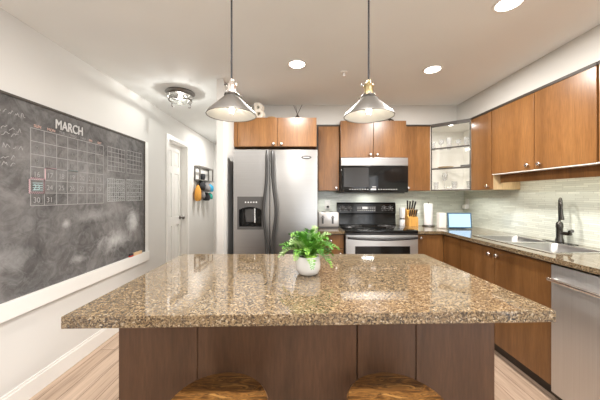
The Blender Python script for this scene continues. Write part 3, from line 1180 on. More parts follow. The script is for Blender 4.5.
# ------------------------------------------------------------------ stove
SXL, SXR = 0.514, 1.270
st = thing('stove', 'stainless and black electric range with glass cooktop', 'stove', ((SXL + SXR) / 2, 3.15, 0))
b = new(); box(b, SXL, SXR, 2.875, 3.50, 0.08, 0.892)
obj('body', b, M['dark_grey'], st)
b = new(); box(b, SXL + 0.03, SXR - 0.03, 2.90, 3.48, 0.0, 0.078)
obj('plinth', b, M['black_plastic'], st)
b = new(); box(b, SXL - 0.001, SXR + 0.001, 2.825, 3.46, 0.893, 0.920, 0.006)
ck = obj('cooktop', b, M['black_gloss'], st, True)
for (bx, by, br_) in ((0.70, 3.00, 0.10), (1.08, 3.00, 0.085), (0.70, 3.27, 0.08), (1.08, 3.27, 0.10)):
    b = new(); ring(b, br_, 0.0012, 0.9202, 36, T(bx, by, 0), 6); ring(b, br_ * 0.55, 0.001, 0.9202, 30, T(bx, by, 0), 6)
    obj('burner_ring', b, M['dark_grey'], ck, True)
# backguard, leaning back a little
b = new()
prof = [(3.462, 0.92), (3.478, 1.045), (3.462, 1.06), (3.474, 1.180), (3.490, 1.196), (3.508, 1.190), (3.508, 0.92)]
va = [b.verts.new((SXL, y, z)) for y, z in prof]
vb = [b.verts.new((SXR - 0.003, y, z)) for y, z in prof]
b.faces.new(va); b.faces.new(list(reversed(vb)))
for i in range(len(prof)):
    j = (i + 1) % len(prof)
    b.faces.new((va[i], vb[i], vb[j], va[j]))
bgd = obj('backguard', b, M['black_gloss'], st)
for kx in (0.585, 0.665, 1.118, 1.195):
    b = new()
    lathe(b, [(0.026, 0), (0.024, 0.014), (0.012, 0.018), (0, 0.018)], 18, T(kx, 3.466, 1.118) @ RX(PI / 2))
    k = obj('knob', b, M['dark_grey'], bgd, True)
    b = new()
    for a in range(7):
        an = math.radians(-135 + a * 45)
        xx, zz = kx + 0.034 * math.sin(an), 1.118 + 0.034 * math.cos(an)
        box(b, xx - 0.004, xx + 0.004, 3.4638, 3.4675, zz - 0.0035, zz + 0.0035)
    box(b, kx - 0.002, kx + 0.002, 3.445, 3.4475, 1.120, 1.140)
    obj('dial_mark', b, M['print'], bgd)
b = new(); box(b, 0.765, 1.010, 3.462, 3.470, 1.082, 1.150)
dp = obj('display_panel', b, M['dark_grey'], bgd)
b = new(); box(b, 0.835, 0.905, 3.4600, 3.4618, 1.112, 1.142)
obj('clock_display', b, M['print_white'], bgd)
for r_ in range(2):
    for k in range(9):
        bx = 0.775 + k * 0.0265
        if r_ == 1 and 0.825 < bx + .005 < 0.91:
            continue
        b = new(); box(b, bx, bx + 0.014, 3.4600, 3.4618, 1.089 + r_ * 0.032, 1.098 + r_ * 0.032)
        obj('button', b, M['print'], bgd)
# oven door and drawer
b = new()
box(b, SXL, SXR, 2.835, 2.873, 0.26, 0.545)
box(b, SXL, 0.610, 2.835, 2.873, 0.545, 0.752)
box(b, 1.190, SXR, 2.835, 2.873, 0.545, 0.752)
box(b, SXL, SXR, 2.835, 2.873, 0.752, 0.868)
od = obj('oven_door', b, M['steel_bright'], st)
b = new(); box(b, 0.610, 1.190, 2.842, 2.866, 0.545, 0.752)
obj('oven_window', b, M['black_gloss'], od)
b = new(); box(b, SXL, SXR, 2.845, 2.873, 0.869, 0.892)
obj('trim_strip', b, M['black_plastic'], st)
b = new()
pts = []
for k in range(17):
    u = -1 + 2 * k / 16
    pts.append(((SXL + SXR) / 2 + u * 0.362, 2.790 + 0.020 * u ** 4, 0.828 + 0.016 * u * u))
tube(b, pts, 0.013, 10)
for s in (-1, 1):
    x = (SXL + SXR) / 2 + s * 0.345
    tube(b, [(x, 2.838, 0.842), (x, 2.803, 0.842)], 0.010, 8)
obj('handle', b, M['black_plastic'], od, True)
b = new(); box(b, SXL, SXR, 2.84, 2.873, 0.085, 0.252, 0.003)
obj('drawer', b, M['steel_bright'], st)

# ------------------------------------------------------------------ microwave
mw = thing('microwave', 'over-the-range microwave with black glass door and steel top strip', 'microwave', (0.89, 3.3, 1.315))
b = new(); box(b, 0.512, 1.268, 3.13, YK - 0.012, 1.322, 1.720)
obj('body', b, M['dark_grey'], mw)
b = new(); box(b, 0.506, 1.274, 3.095, 3.128, 1.628, 1.718, 0.003)
obj('top_strip', b, M['steel'], mw)
b = new(); box(b, 0.506, 1.274, 3.092, 3.128, 1.322, 1.626, 0.004)
md = obj('door', b, M['black_gloss'], mw, True)
b = new(); box(b, 0.535, 0.820, 3.0905, 3.0918, 1.385, 1.605)
obj('window_panel', b, M['oven_glass'], md)
b = new(); box(b, 0.845, 0.905, 3.0905, 3.0918, 1.348, 1.364)
obj('clock_display', b, M['print_white'], md)
b = new(); box(b, 0.862, 0.905, 3.0905, 3.0918, 1.380, 1.388)
obj('brand_lettering', b, M['print'], md)
for k in range(8):
    bx = 0.600 + k * 0.029
    b = new(); box(b, bx, bx + 0.013, 3.0905, 3.0918, 1.352, 1.360)
    obj('button', b, M['print'], md)
for k in range(8):
    bx = 0.930 + k * 0.029
    b = new(); box(b, bx, bx + 0.013, 3.0905, 3.0918, 1.352, 1.360)
    obj('button', b, M['print'], md)
b = new(); box(b, 0.53, 1.25, 3.14, 3.46, 1.312, 1.3215)
obj('vent_grille', b, M['dark_grey'], mw)


# ------------------------------------------------------------------ wall text helper
def text_bm(s, size, mat4, extrude=0.0008):
    cu = bpy.data.curves.new('tmp', 'FONT')
    cu.body = s
    cu.size = size
    cu.extrude = extrude
    o = bpy.data.objects.new('tmp', cu)
    COL.objects.link(o)
    dg = bpy.context.evaluated_depsgraph_get()
    dg.update()
    me = bpy.data.meshes.new_from_object(o.evaluated_get(dg))
    bpy.data.objects.remove(o)
    b = bmesh.new()
    b.from_mesh(me)
    bpy.data.meshes.remove(me)
    bmesh.ops.transform(b, matrix=mat4, verts=b.verts)
    return b


def wall_left_m(y, z, sx=1.0, sz=1.0, tilt=0.0):
    m = Matrix(((0, 0, 1, XL + 0.0145), (1, 0, 0, y), (0, 1, 0, z), (0, 0, 0, 1)))
    return m @ RZ(tilt) @ Matrix.Diagonal((sx, sz, 1, 1))


# ------------------------------------------------------------------ chalkboard
CY0, CY1, CZ0_, CZ1_ = 0.90, 2.99, 0.665, 1.868
cbd = thing('chalkboard', 'large framed chalkboard with a March calendar on the left wall', 'chalkboard', (XL, 1.95, 0.66))
b = new(); box(b, XL + 0.001, XL + 0.012, CY0, CY1, CZ0_ - 0.02, CZ1_)
obj('board', b, M['slate'], cbd)
b = new(); box(b, XL + 0.001, XL + 0.020, CY0, CY1, CZ1_, CZ1_ + 0.014)
box(b, XL + 0.012, XL + 0.018, CY1 - 0.012, CY1, CZ0_, CZ1_)
obj('edge_strip', b, M['carcass'], cbd)
b = new(); box(b, XL + 0.001, XL + 0.036, CY0, CY1 + 0.055, 0.563, CZ0_, 0.003)
obj('ledge', b, M['white_paint'], cbd)
b = new(); box(b, XL + 0.001, XL + 0.024, CY1 + 0.001, CY1 + 0.055, CZ0_ + 0.001, CZ1_ + 0.014, 0.002)
obj('side_trim', b, M['white_paint'], cbd)
XC0, XC1 = XL + 0.0122, XL + 0.0136


def stroke(b, y0, z0, y1, z1, wd=0.004):
    p, q = Vector((y0, z0)), Vector((y1, z1))
    dv = (q - p)
    if dv.length < 1e-6:
        return
    nn = Vector((-dv.y, dv.x)).normalized() * wd / 2
    a = [p + nn, p - nn, q - nn, q + nn]
    v0 = [b.verts.new((XC0, c_.x, c_.y)) for c_ in a]
    v1 = [b.verts.new((XC1, c_.x, c_.y)) for c_ in a]
    b.faces.new(v0); b.faces.new(list(reversed(v1)))
    for i in range(4):
        j = (i + 1) % 4
        b.faces.new((v0[i], v0[j], v1[j], v1[i]))


GY0, GY1, GZ0, GZ1 = 1.711, 2.354, 1.217, 1.715
cwd, rht = (GY1 - GY0) / 7, (GZ1 - GZ0) / 6
b = new()
for i in range(8):
    y = GY0 + i * cwd
    stroke(b, y + random.uniform(-.002, .002), GZ0, y + random.uniform(-.002, .002), GZ1, 0.0045)
for j in range(7):
    z = GZ0 + j * rht
    stroke(b, GY0, z + random.uniform(-.002, .002), GY1, z + random.uniform(-.002, .002), 0.0045)
obj('calendar_grid', b, M['chalk_mid'], cbd)
b = text_bm('MARCH', 0.098, wall_left_m(1.880, 1.752, 0.72, 0.95, 0.0), 0.001)
obj('month_lettering', b, M['chalk'], cbd)
b = text_bm('MARCH', 0.098, wall_left_m(1.884, 1.755, 0.72, 0.95, 0.0), 0.0008)
obj('month_lettering', b, M['chalk'], cbd)
for i, dn in enumerate(['SUN', 'MON', 'TUE', 'WED', 'THU', 'FRI', 'SAT']):
    b = text_bm(dn, 0.026, wall_left_m(GY0 + i * cwd + 0.018, GZ1 + 0.008, 1.0, 1.0))
    obj('weekday_lettering', b, M['chalk_orange'] if i in (0, 1, 5, 6) else M['chalk_mid'], cbd)
day = 1
for wk in range(6):
    for i in range(7):
        if wk == 0 and i < 6:
            continue
        if day > 31:
            break
        z = GZ1 - (wk + 1) * rht + 0.020
        y = GY0 + i * cwd + (0.028 if day < 10 else 0.014)
        b = text_bm(str(day), 0.050, wall_left_m(y, z, 0.95, 1.0))
        mt = M['chalk_teal'] if day == 23 else (M['chalk_mid'] if day >= 16 else M['chalk_faint'])
        obj('date_number', b, mt, cbd)
        if wk >= 3:
            b = new()
            y0 = GY0 + i * cwd + 0.008; z0 = GZ1 - (wk + 1) * rht + 0.010
            stroke(b, y0, z0, y0 + cwd - 0.02, z0 + 0.002, 0.003)
            stroke(b, y0 + cwd - 0.02, z0, y0 + cwd - 0.018, z0 + rht - 0.025, 0.003)
            obj('date_underline', b, M['chalk_faint'], cbd)
        day += 1
# pink decorated cell on the 23rd
b = new()
y0, y1 = GY0 - 0.004, GY0 + cwd + 0.004
z0, z1 = GZ0 + rht - 0.004, GZ0 + 2 * rht + 0.004
N = 7
for k in range(N):
    for (ya, za, yb, zb) in ((y0, z0, y1, z0), (y0, z1, y1, z1)):
        u0, u1 = k / N, (k + 0.5) / N
        stroke(b, ya + (yb - ya) * u0, za, ya + (yb - ya) * u1, za + 0.010, 0.005)
        stroke(b, ya + (yb - ya) * u1, za + 0.010, ya + (yb - ya) * (k + 1) / N, za, 0.005)
    for yy in (y0, y1):
        stroke(b, yy, z0 + (z1 - z0) * k / N, yy - 0.008, z0 + (z1 - z0) * (k + 0.5) / N, 0.005)
        stroke(b, yy - 0.008, z0 + (z1 - z0) * (k + 0.5) / N, yy, z0 + (z1 - z0) * (k + 1) / N, 0.005)
obj('pink_border', b, M['chalk_pink'], cbd)
b = new()
for q in range(4):
    stroke(b, GY0 + 0.012, GZ0 + rht + 0.018 + q * 0.015, GY0 + cwd - 0.012, GZ0 + rht + 0.020 + q * 0.015, 0.004)
obj('teal_lines', b, M['chalk_teal'], cbd)
# coloured bracket on the second week
b = new()
stroke(b, GY0 + cwd + 0.004, GZ0 + 3 * rht, GY0 + 2 * cwd, GZ0 + 3 * rht + 0.003, 0.006)
stroke(b, GY0 + cwd + 0.006, GZ0 + 3 * rht, GY0 + cwd + 0.006, GZ0 + 2 * rht, 0.006)
obj('pink_border', b, M['chalk_pink'], cbd)
b = new()
stroke(b, GY0 + 3 * cwd, GZ0 + 3 * rht, GY0 + 4 * cwd, GZ0 + 3 * rht + 0.002, 0.006)
obj('teal_lines', b, M['chalk_teal'], cbd)
# four smaller tables right of the calendar
for (ya, yb, za, zb, nc, nr) in ((2.403, 2.645, 1.51, 1.722, 5, 5), (2.675, 2.935, 1.51, 1.735, 5, 5), (2.403, 2.645, 1.232, 1.436, 8, 5), (2.675, 2.945, 1.232, 1.445, 8, 5)):
    b = new()
    for i in range(nc + 1):
        y = ya + (yb - ya) * i / nc
        stroke(b, y, za, y + 0.002, zb, 0.0045)
    for j in range(nr + 1):
        z = za + (zb - za) * j / nr
        stroke(b, ya, z, yb, z + 0.002, 0.0045)
    obj('small_table', b, M['chalk_mid'] if nc == 5 else M['chalk_table'], cbd)
    if nc == 8:
        b = new()
        for j in range(nr):
            for i in range(nc):
                if random.random() < 0.85:
                    y = ya + (yb - ya) * (i + 0.3) / nc
                    z = za + (zb - za) * (j + 0.3) / nr
                    stroke(b, y, z, y + 0.012, z + random.uniform(0, 0.02), 0.004)
                    stroke(b, y + 0.012, z + 0.015, y + 0.002, z + random.uniform(0.01, 0.03), 0.003)
        obj('table_marks', b, M['chalk_table'], cbd)
# handwriting at the left of the board
for li, (ya, yb, z) in enumerate(((1.36, 1.66, 1.760), (1.36, 1.64, 1.665), (1.42, 1.60, 1.630), (1.36, 1.67, 1.560), (1.36, 1.60, 1.495), (1.36, 1.62, 1.455), (1.0, 1.28, 1.70), (1.0, 1.25, 1.62))):
    b = new()
    y = ya
    while y < yb:
        px_, pz_ = y, z
        for q in range(random.randint(3, 5)):
            ny, nz = px_ + random.uniform(0.002, 0.012), z + random.uniform(0.0, 0.028)
            stroke(b, px_, pz_, ny, nz, 0.0032)
            px_, pz_ = ny, nz
        y = px_ + random.uniform(0.008, 0.018)
    obj('handwritten_line', b, M['chalk_mid'], cbd)
# a piece of wood and a red eraser resting on the ledge
b = new(); box(b, XL + 0.014, XL + 0.034, 2.765, 2.905, CZ0_ + 0.0005, CZ0_ + 0.030, 0.002)
tag(obj('wood_block', b, M['raw_wood']), 'small raw wood block on the chalkboard ledge', 'block')
er = thing('chalk_eraser', 'small red and black eraser beside the wood block on the chalkboard ledge', 'eraser', (XL + 0.024, 2.72, CZ0_))
b = new(); box(b, XL + 0.014, XL + 0.034, 2.700, 2.755, CZ0_ + 0.0005, CZ0_ + 0.014, 0.002)
obj('felt', b, M['red'], er)
b = new(); box(b, XL + 0.015, XL + 0.033, 2.702, 2.753, CZ0_ + 0.014, CZ0_ + 0.032, 0.003)
obj('grip', b, M['black_cloth'], er)

# ------------------------------------------------------------------ hall: wall rack and hanging things
RY0, RY1 = 4.46, 5.16
rk = thing('wall_rack', 'dark metal framed wall rack with shelf and hooks in the hallway', 'wall rack', (XL, 4.8, 1.5))
b = new()
xr = XL + 0.10
for (a0, a1) in ((RY0, RY0 + 0.02), (RY1 - 0.02, RY1)):
    box(b, xr - 0.02, xr, a0, a1, 1.56, 1.785)
    box(b, XL + 0.001, xr - 0.02, a0, a1, 1.765, 1.785)
    box(b, XL + 0.001, XL + 0.02, a0, a1, 1.54, 1.765)
box(b, xr - 0.02, xr, RY0 + 0.02, RY1 - 0.02, 1.765, 1.785)
box(b, XL + 0.001, XL + 0.02, RY0 + 0.02, RY1 - 0.02, 1.765, 1.785)
obj('frame', b, M['pewter'], rk)
b = new(); box(b, XL + 0.001, xr, RY0, RY1 + 0.06, 1.540, 1.558)
obj('shelf', b, M['pewter'], rk)
b = new()
for i in range(8):
    yy = RY0 + 0.05 + i * 0.08
    stroke_z = 1.52
    tube(b, [(XL + 0.01, yy, 1.54), (XL + 0.035, yy, 1.50), (XL + 0.055, yy, 1.485), (XL + 0.07, yy, 1.505)], 0.005, 6)
obj('hook', b, M['pewter'], rk, True)
# dark round basket on the shelf
b = new(); lathe(b, [(0.0, 1.559), (0.030, 1.559), (0.044, 1.60), (0.046, 1.64), (0.038, 1.665), (0.0, 1.668)], 16, T(XL + 0.052, 4.72, 0))
tag(obj('storage_pot', b, M['black_cloth'], None, True), 'small dark round pot on the hallway rack shelf', 'pot')


def hanging(name, y, z0, z1, wdt, dep, mat, label, cat, seed):
    rnd = random.Random(seed)
    b = new()
    n, mseg = 8, 14
    rings = []
    for i in range(n + 1):
        u = i / n
        z = z1 - (z1 - z0) * u
        s = [0.25, 0.55, 0.75, 0.9, 1.0, 1.03, 1.0, 0.93, 0.7][i]
        rg = []
        for k in range(mseg):
            a = 2 * PI * k / mseg
            f = s * (1 + 0.10 * math.sin(3 * a + seed) + rnd.uniform(-.04, .04))
            rg.append(b.verts.new((XL + 0.006 + dep / 2 + dep / 2 * math.cos(a) * min(1, f), y + wdt / 2 * math.sin(a) * f, z + rnd.uniform(-.004, .004))))
        rings.append(rg)
    for A, B in zip(rings[:-1], rings[1:]):
        for k in range(mseg):
            k2 = (k + 1) % mseg
            b.faces.new((A[k], A[k2], B[k2], B[k]))
    b.faces.new(rings[0]); b.faces.new(list(reversed(rings[-1])))
    return tag(obj(name, b, mat, None, True), label, cat, 'things hanging on the hallway rack')


hanging('cloth_bag', 4.46, 1.20, 1.46, 0.12, 0.11, M['orange_cloth'], 'orange cloth bag hanging at the left of the hallway rack', 'bag', 1)
hanging('cap', 4.615, 1.385, 1.53, 0.14, 0.13, M['black_cloth'], 'black cap hanging next to the orange bag', 'cap', 2)
hanging('cap', 4.64, 1.24, 1.372, 0.13, 0.12, M['grey_cloth'], 'grey cap hanging low beside the orange bag', 'cap', 3)
hanging('cap', 4.80, 1.355, 1.52, 0.16, 0.16, M['grey_cloth'], 'grey cap hanging in the middle of the hallway rack', 'cap', 4)
hanging('cap', 4.86, 1.20, 1.342, 0.14, 0.13, M['black_cloth'], 'small black cap hanging low in the middle of the rack', 'cap', 5)
hanging('cap', 5.02, 1.36, 1.50, 0.16, 0.14, M['blue_cloth'], 'bright blue cap hanging at the right of the hallway rack', 'cap', 6)
hanging('cap', 5.04, 1.22, 1.34, 0.13, 0.12, M['green_cloth'], 'dark green cap hanging below the blue cap', 'cap', 7)

# ------------------------------------------------------------------ ceiling fixtures
names = ['round recessed ceiling light above the fridge', 'round recessed ceiling light above the corner cabinet', 'round recessed ceiling light at the top right, nearest the camera']
for i, (cx, cy) in enumerate(CANS):
    lab = names[i] if i < 3 else 'round recessed ceiling light over the living end'
    r = thing('recessed_light', lab, 'ceiling light', (cx, cy, CEIL), 'recessed ceiling lights' if i < 3 else 'recessed lights over the living end')
    b = new()
    lathe(b, [(0.062, CEIL - 0.001), (0.079, CEIL - 0.001), (0.077, CEIL - 0.006), (0.064, CEIL - 0.006), (0.062, CEIL - 0.001)], 36, T(cx, cy, 0), cap=False)
    obj('trim_ring', b, M['white_paint'], r, True)
    b = new()
    lathe(b, [(0.0, CEIL - 0.001), (0.061, CEIL - 0.001), (0.061, CEIL - 0.004), (0, CEIL - 0.005)], 36, T(cx, cy, 0))
    obj('lens', b, M['lamp'], r, True)

sp_ = thing('sprinkler', 'small white fire sprinkler head on the kitchen ceiling', 'sprinkler', (0.41, 2.35, CEIL))
b = new(); lathe(b, [(0.0, CEIL - 0.001), (0.030, CEIL - 0.001), (0.026, CEIL - 0.008), (0.010, CEIL - 0.010), (0, CEIL - 0.010)], 20, T(0.41, 2.35, 0))
obj('cover_plate', b, M['white_paint'], sp_, True)
b = new(); lathe(b, [(0.007, CEIL - 0.010), (0.007, CEIL - 0.034), (0.016, CEIL - 0.036), (0.016, CEIL - 0.040), (0, CEIL - 0.040)], 14, T(0.41, 2.35, 0))
obj('head', b, M['white_paint'], sp_, True)

# hall flush lamp
HX, HY = -1.215, 2.81
hl = thing('flush_ceiling_lamp', 'pewter flush-mount lamp with glass bowl on the hallway ceiling', 'ceiling lamp', (HX, HY, CEIL))
b = new(); lathe(b, [(0.0, CEIL - 0.001), (0.140, CEIL - 0.001), (0.146, CEIL - 0.012), (0.138, CEIL - 0.024), (0.132, CEIL - 0.030), (0, CEIL - 0.030)], 40, T(HX, HY, 0))
obj('canopy', b, M['pewter'], hl, True)
b = new()
ring(b, 0.122, 0.006, CEIL - 0.036, 40, T(HX, HY, 0)); ring(b, 0.112, 0.006, CEIL - 0.090, 40, T(HX, HY, 0))
for k in range(12):
    for s in (-1, 1):
        a0, a1 = 2 * PI * k / 12, 2 * PI * (k + s) / 12
        tube(b, [(HX + 0.122 * math.cos(a0), HY + 0.122 * math.sin(a0), CEIL - 0.036), (HX + 0.115 * math.cos((a0 + a1) / 2), HY + 0.115 * math.sin((a0 + a1) / 2), CEIL - 0.063), (HX + 0.112 * math.cos(a1), HY + 0.112 * math.sin(a1), CEIL - 0.090)], 0.0018, 5)
obj('lattice_band', b, M['pewter'], hl, True)
for k in range(4):
    a = PI / 4 + k * PI / 2 + 0.3
    b = new()
    pts = []
    for q in range(9):
        an = q / 8 * PI * 1.1
        rr = 0.112 + 0.022 * math.sin(an)
        pts.append((HX + rr * math.cos(a), HY + rr * math.sin(a), CEIL - 0.088 - 0.022 * (1 - math.cos(an))))
    tube(b, pts, 0.005, 7)
    obj('scroll_foot', b, M['pewter'], hl, True)
b = new(); lathe(b, [(0.104, CEIL - 0.034), (0.104, CEIL - 0.088), (0.075, CEIL - 0.118), (0.030, CEIL - 0.130), (0, CEIL - 0.131)], 36, T(HX, HY, 0), cap=False)
obj('glass_bowl', b, M['glass'], hl, True)
b = new(); lathe(b, [(0.0, CEIL - 0.032), (0.018, CEIL - 0.034), (0.020, CEIL - 0.042), (0.026, CEIL - 0.054), (0.020, CEIL - 0.064), (0, CEIL - 0.068)], 20, T(HX, HY, 0))
obj('bulb', b, M['lamp'], hl, True)
pl = bpy.data.lights.new('hall_lamp_light', 'POINT'); pl.energy = 9 * LIGHT_K; pl.color = (1.0, 0.97, 0.93); pl.shadow_soft_size = 0.012
po = bpy.data.objects.new('hall_lamp_light', pl); COL.objects.link(po); po.location = (HX, HY, CEIL - 0.078)
# second hall light further in, hidden from this view by the wall end
pl = bpy.data.lights.new('hall_far_light', 'AREA'); pl.shape = 'DISK'; pl.size = 0.14; pl.energy = 16 * LIGHT_K; pl.color = (1.0, 0.97, 0.93)
po = bpy.data.objects.new('hall_far_light', pl); COL.objects.link(po); po.location = (-1.15, 4.55, CEIL - 0.012)
r = thing('recessed_light', 'round recessed ceiling light deep in the hallway', 'ceiling light', (-1.15, 4.55, CEIL), 'recessed ceiling lights')
b = new()
lathe(b, [(0.062, CEIL - 0.001), (0.079, CEIL - 0.001), (0.077, CEIL - 0.006), (0.064, CEIL - 0.006), (0.062, CEIL - 0.001)], 36, T(-1.15, 4.55, 0), cap=False)
obj('trim_ring', b, M['white_paint'], r, True)
b = new(); lathe(b, [(0.0, CEIL - 0.001), (0.061, CEIL - 0.001), (0.061, CEIL - 0.004), (0, CEIL - 0.005)], 36, T(-1.15, 4.55, 0))
obj('lens', b, M['lamp'], r, True)


# ------------------------------------------------------------------ pendants
def pendant(cx, cy, zr, sock, label):
    r = thing('pendant_lamp', label, 'pendant lamp', (cx, cy, zr), 'pendant lamps over the island')
    b = new(); lathe(b, [(0.0, CEIL - 0.001), (0.060, CEIL - 0.001), (0.058, CEIL - 0.018), (0.010, CEIL - 0.026), (0, CEIL - 0.026)], 28, T(cx, cy, 0))
    obj('canopy', b, sock, r, True)
    b = new(); tube(b, [(cx, cy, CEIL - 0.024), (cx, cy, zr + 0.168)], 0.0042, 8)
    obj('cord', b, M['black_cloth'], r, True)
    b = new()
    lathe(b, [(0.0, zr + 0.172), (0.008, zr + 0.170), (0.010, zr + 0.158), (0.022, zr + 0.150), (0.025, zr + 0.140), (0.021, zr + 0.134), (0.021, zr + 0.110), (0.026, zr + 0.106), (0.026, zr + 0.098), (0, zr + 0.098)], 24, T(cx, cy, 0))
    sk_ = obj('socket', b, sock, r, True)
    b = new()
    lathe(b, [(0.004, 0), (0.004, 0.006), (0.007, 0.008), (0.007, 0.013), (0, 0.014)], 10, T(cx - 0.021, cy - 0.004, zr + 0.146) @ RY(-PI / 2))
    obj('switch_knob', b, M['pewter'], sk_, True)
    b = new(); lathe(b, [(0.0, zr + 0.100), (0.033, zr + 0.100), (0.036, zr + 0.094), (0.034, zr + 0.090), (0, zr + 0.090)], 24, T(cx, cy, 0))
    obj('shade_collar', b, M['pewter'], r, True)
    for k in range(3):
        a = 0.4 + k * 2 * PI / 3
        b = new(); lathe(b, [(0.004, 0), (0.004, 0.010), (0.006, 0.011), (0.006, 0.015), (0, 0.016)], 8, T(cx + 0.034 * math.cos(a), cy + 0.034 * math.sin(a), zr + 0.095) @ RZ(a) @ RY(PI / 2))
        obj('thumb_screw', b, M['pewter'], r, True)
    b = new()
    R0 = 0.1165
    lathe(b, [(0.030, zr + 0.091), (0.034, zr + 0.086), (R0 - 0.004, zr + 0.010), (R0, zr + 0.0), (R0 - 0.0015, zr), (R0 - 0.005, zr + 0.010), (0.033, zr + 0.084), (0.029, zr + 0.089)], 56, T(cx, cy, 0), cap=False)
    sh = obj('shade', b, M['shade_metal'], r, True)
    b = new()
    lathe(b, [(0.030, zr + 0.0845), (R0 - 0.0058, zr + 0.0095), (R0 - 0.0022, zr + 0.0005), (R0 - 0.0032, zr + 0.0005), (R0 - 0.0068, zr + 0.0092), (0.029, zr + 0.0838)], 56, T(cx, cy, 0), cap=False)
    obj('shade_lining', b, M['shade_lining'], sh, True)
    b = new(); ring(b, R0 - 0.001, 0.0020, zr - 0.001, 56, T(cx, cy, 0))
    obj('rim', b, M['pewter'], sh, True)
    b = new(); lathe(b, [(0.0, zr + 0.090), (0.013, zr + 0.088), (0.014, zr + 0.070), (0.024, zr + 0.046), (0.026, zr + 0.030), (0.018, zr + 0.012), (0, zr + 0.006)], 20, T(cx, cy, 0))
    bl = obj('bulb', b, M['glass'], r, True)
    b = new()
    for k in range(5):
        a = 2 * PI * k / 5
        tube(b, [(cx + 0.007 * math.cos(a), cy + 0.007 * math.sin(a), zr + 0.070), (cx + 0.010 * math.cos(a), cy + 0.010 * math.sin(a), zr + 0.022)], 0.0022, 6)
    obj('filament', b, M['filament'], bl, True)
    p = bpy.data.lights.new('pendant_light', 'POINT'); p.energy = 0.55 * LIGHT_K; p.color = (1.0, 0.96, 0.91); p.shadow_soft_size = 0.02
    o = bpy.data.objects.new('pendant_light', p); COL.objects.link(o); o.location = (cx, cy, zr + 0.035)


pendant(-0.310, 1.28, 1.664, M['nickel'], 'glass cone pendant lamp with silver socket hanging over the left of the island')
pendant(0.340, 1.28, 1.658, M['brass'], 'glass cone pendant lamp with brass socket hanging over the right of the island')

# ------------------------------------------------------------------ fern on the island
PX, PY, PZ = 0.053, 1.30, 0.9055
fp = thing('potted_fern', 'small green fern in a white ceramic pot on the island', 'potted plant', (PX, PY, PZ))
b = new()
lathe(b, [(0.0, PZ), (0.038, PZ), (0.050, PZ + 0.007), (0.0585, PZ + 0.028), (0.0600, PZ + 0.050), (0.057, PZ + 0.074), (0.0545, PZ + 0.087), (0.050, PZ + 0.087), (0.049, PZ + 0.074), (0, PZ + 0.074)], 40, T(PX, PY, 0))
obj('pot', b, M['ceramic'], fp, True)
b = new(); lathe(b, [(0.0, PZ + 0.0745), (0.048, PZ + 0.0745), (0.046, PZ + 0.080), (0, PZ + 0.083)], 24, T(PX, PY, 0))
obj('soil', b, M['soil'], fp, True)


def frond(az, reach, rise, droop, pale):
    b = new()
    N = 24
    p0 = Vector((PX + 0.012 * math.cos(az), PY + 0.012 * math.sin(az), PZ + 0.078))
    dirv = Vector((math.cos(az), math.sin(az), 0))
    side = Vector((-math.sin(az), math.cos(az), 0))
    pts = []
    for i in range(N + 1):
        u = i / N
        h = rise * math.sin(min(1.0, u * 0.62 / 0.62) * PI * 0.5) - droop * u ** 3
        pts.append(p0 + dirv * (reach * u ** 1.1) + Vector((0, 0, h)))
    tube(b, [tuple(p) for p in pts], [0.0016 * (1 - 0.7 * i / N) + 0.0004 for i in range(N + 1)], 5)
    for i in range(4, N + 1):
        u = i / N
        ln = 0.034 * math.sin(PI * min(1, 0.18 + u * 0.80)) ** 0.8 + 0.006
        t_ = (pts[i] - pts[i - 1]).normalized()
        up = side.cross(t_).normalized()
        for s in (-1, 1):
            dd_ = (side * s * 0.85 + t_ * 0.55 - up * s * s * random.uniform(-0.1, 0.35)).normalized()
            wv_ = t_ * 0.0030
            root = pts[i]
            midp = root + dd_ * ln * 0.5 + up * 0.002
            tip = root + dd_ * ln - up * 0.004
            th = up * 0.0004
            vs = [b.verts.new(root + th), b.verts.new(midp + wv_ + th), b.verts.new(tip), b.verts.new(midp - wv_ + th)]
            b.faces.new(vs)
            vs2 = [b.verts.new(root - th), b.verts.new(midp + wv_ - th), b.verts.new(tip - th), b.verts.new(midp - wv_ - th)]
            b.faces.new(list(reversed(vs2)))
    obj('frond', b, M['leaf_pale'] if pale else M['leaf'], fp)


k = 0
for layer, (cnt, rch, rs, dr_) in enumerate(((9, 0.130, 0.065, 0.060), (14, 0.122, 0.092, 0.032), (12, 0.088, 0.112, 0.014), (6, 0.045, 0.128, 0.0))):
    for i in range(cnt):
        az = 2 * PI * (i + 0.5 * (layer % 2) + random.uniform(-.2, .2)) / cnt
        frond(az, rch * random.uniform(0.8, 1.12), rs * random.uniform(0.8, 1.12), dr_ * random.uniform(0.6, 1.4), k % 6 == 5)
        k += 1

# ------------------------------------------------------------------ things on the back counter
Z0 = 0.9055
# toaster
tx0, tx1 = 0.250, 0.492
ts = thing('toaster', 'silver toaster on the short counter beside the fridge', 'toaster', (0.37, 3.25, Z0))
b = new(); box(b, tx0, tx1, 3.16, 3.34, Z0 + 0.012, Z0 + 0.185, 0.018)
obj('body', b, mk('toaster_silver', (0.62, 0.60, 0.58), 0.30, 0.6), ts, True)
b = new(); box(b, tx0 + 0.006, tx1 - 0.006, 3.165, 3.335, Z0, Z0 + 0.020, 0.003)
obj('base', b, M['dark_grey'], ts)
for xx in (tx0 + 0.050, tx1 - 0.075):
    b = new(); box(b, xx - 0.010, xx + 0.012, 3.157, 3.161, Z0 + 0.050, Z0 + 0.145, 0.001)
    sl = obj('lever_slot', b, M['dark_grey'], ts)
    b = new(); box(b, xx - 0.018, xx + 0.020, 3.138, 3.156, Z0 + 0.118, Z0 + 0.132, 0.003)
    obj('lever', b, M['pewter'], sl)
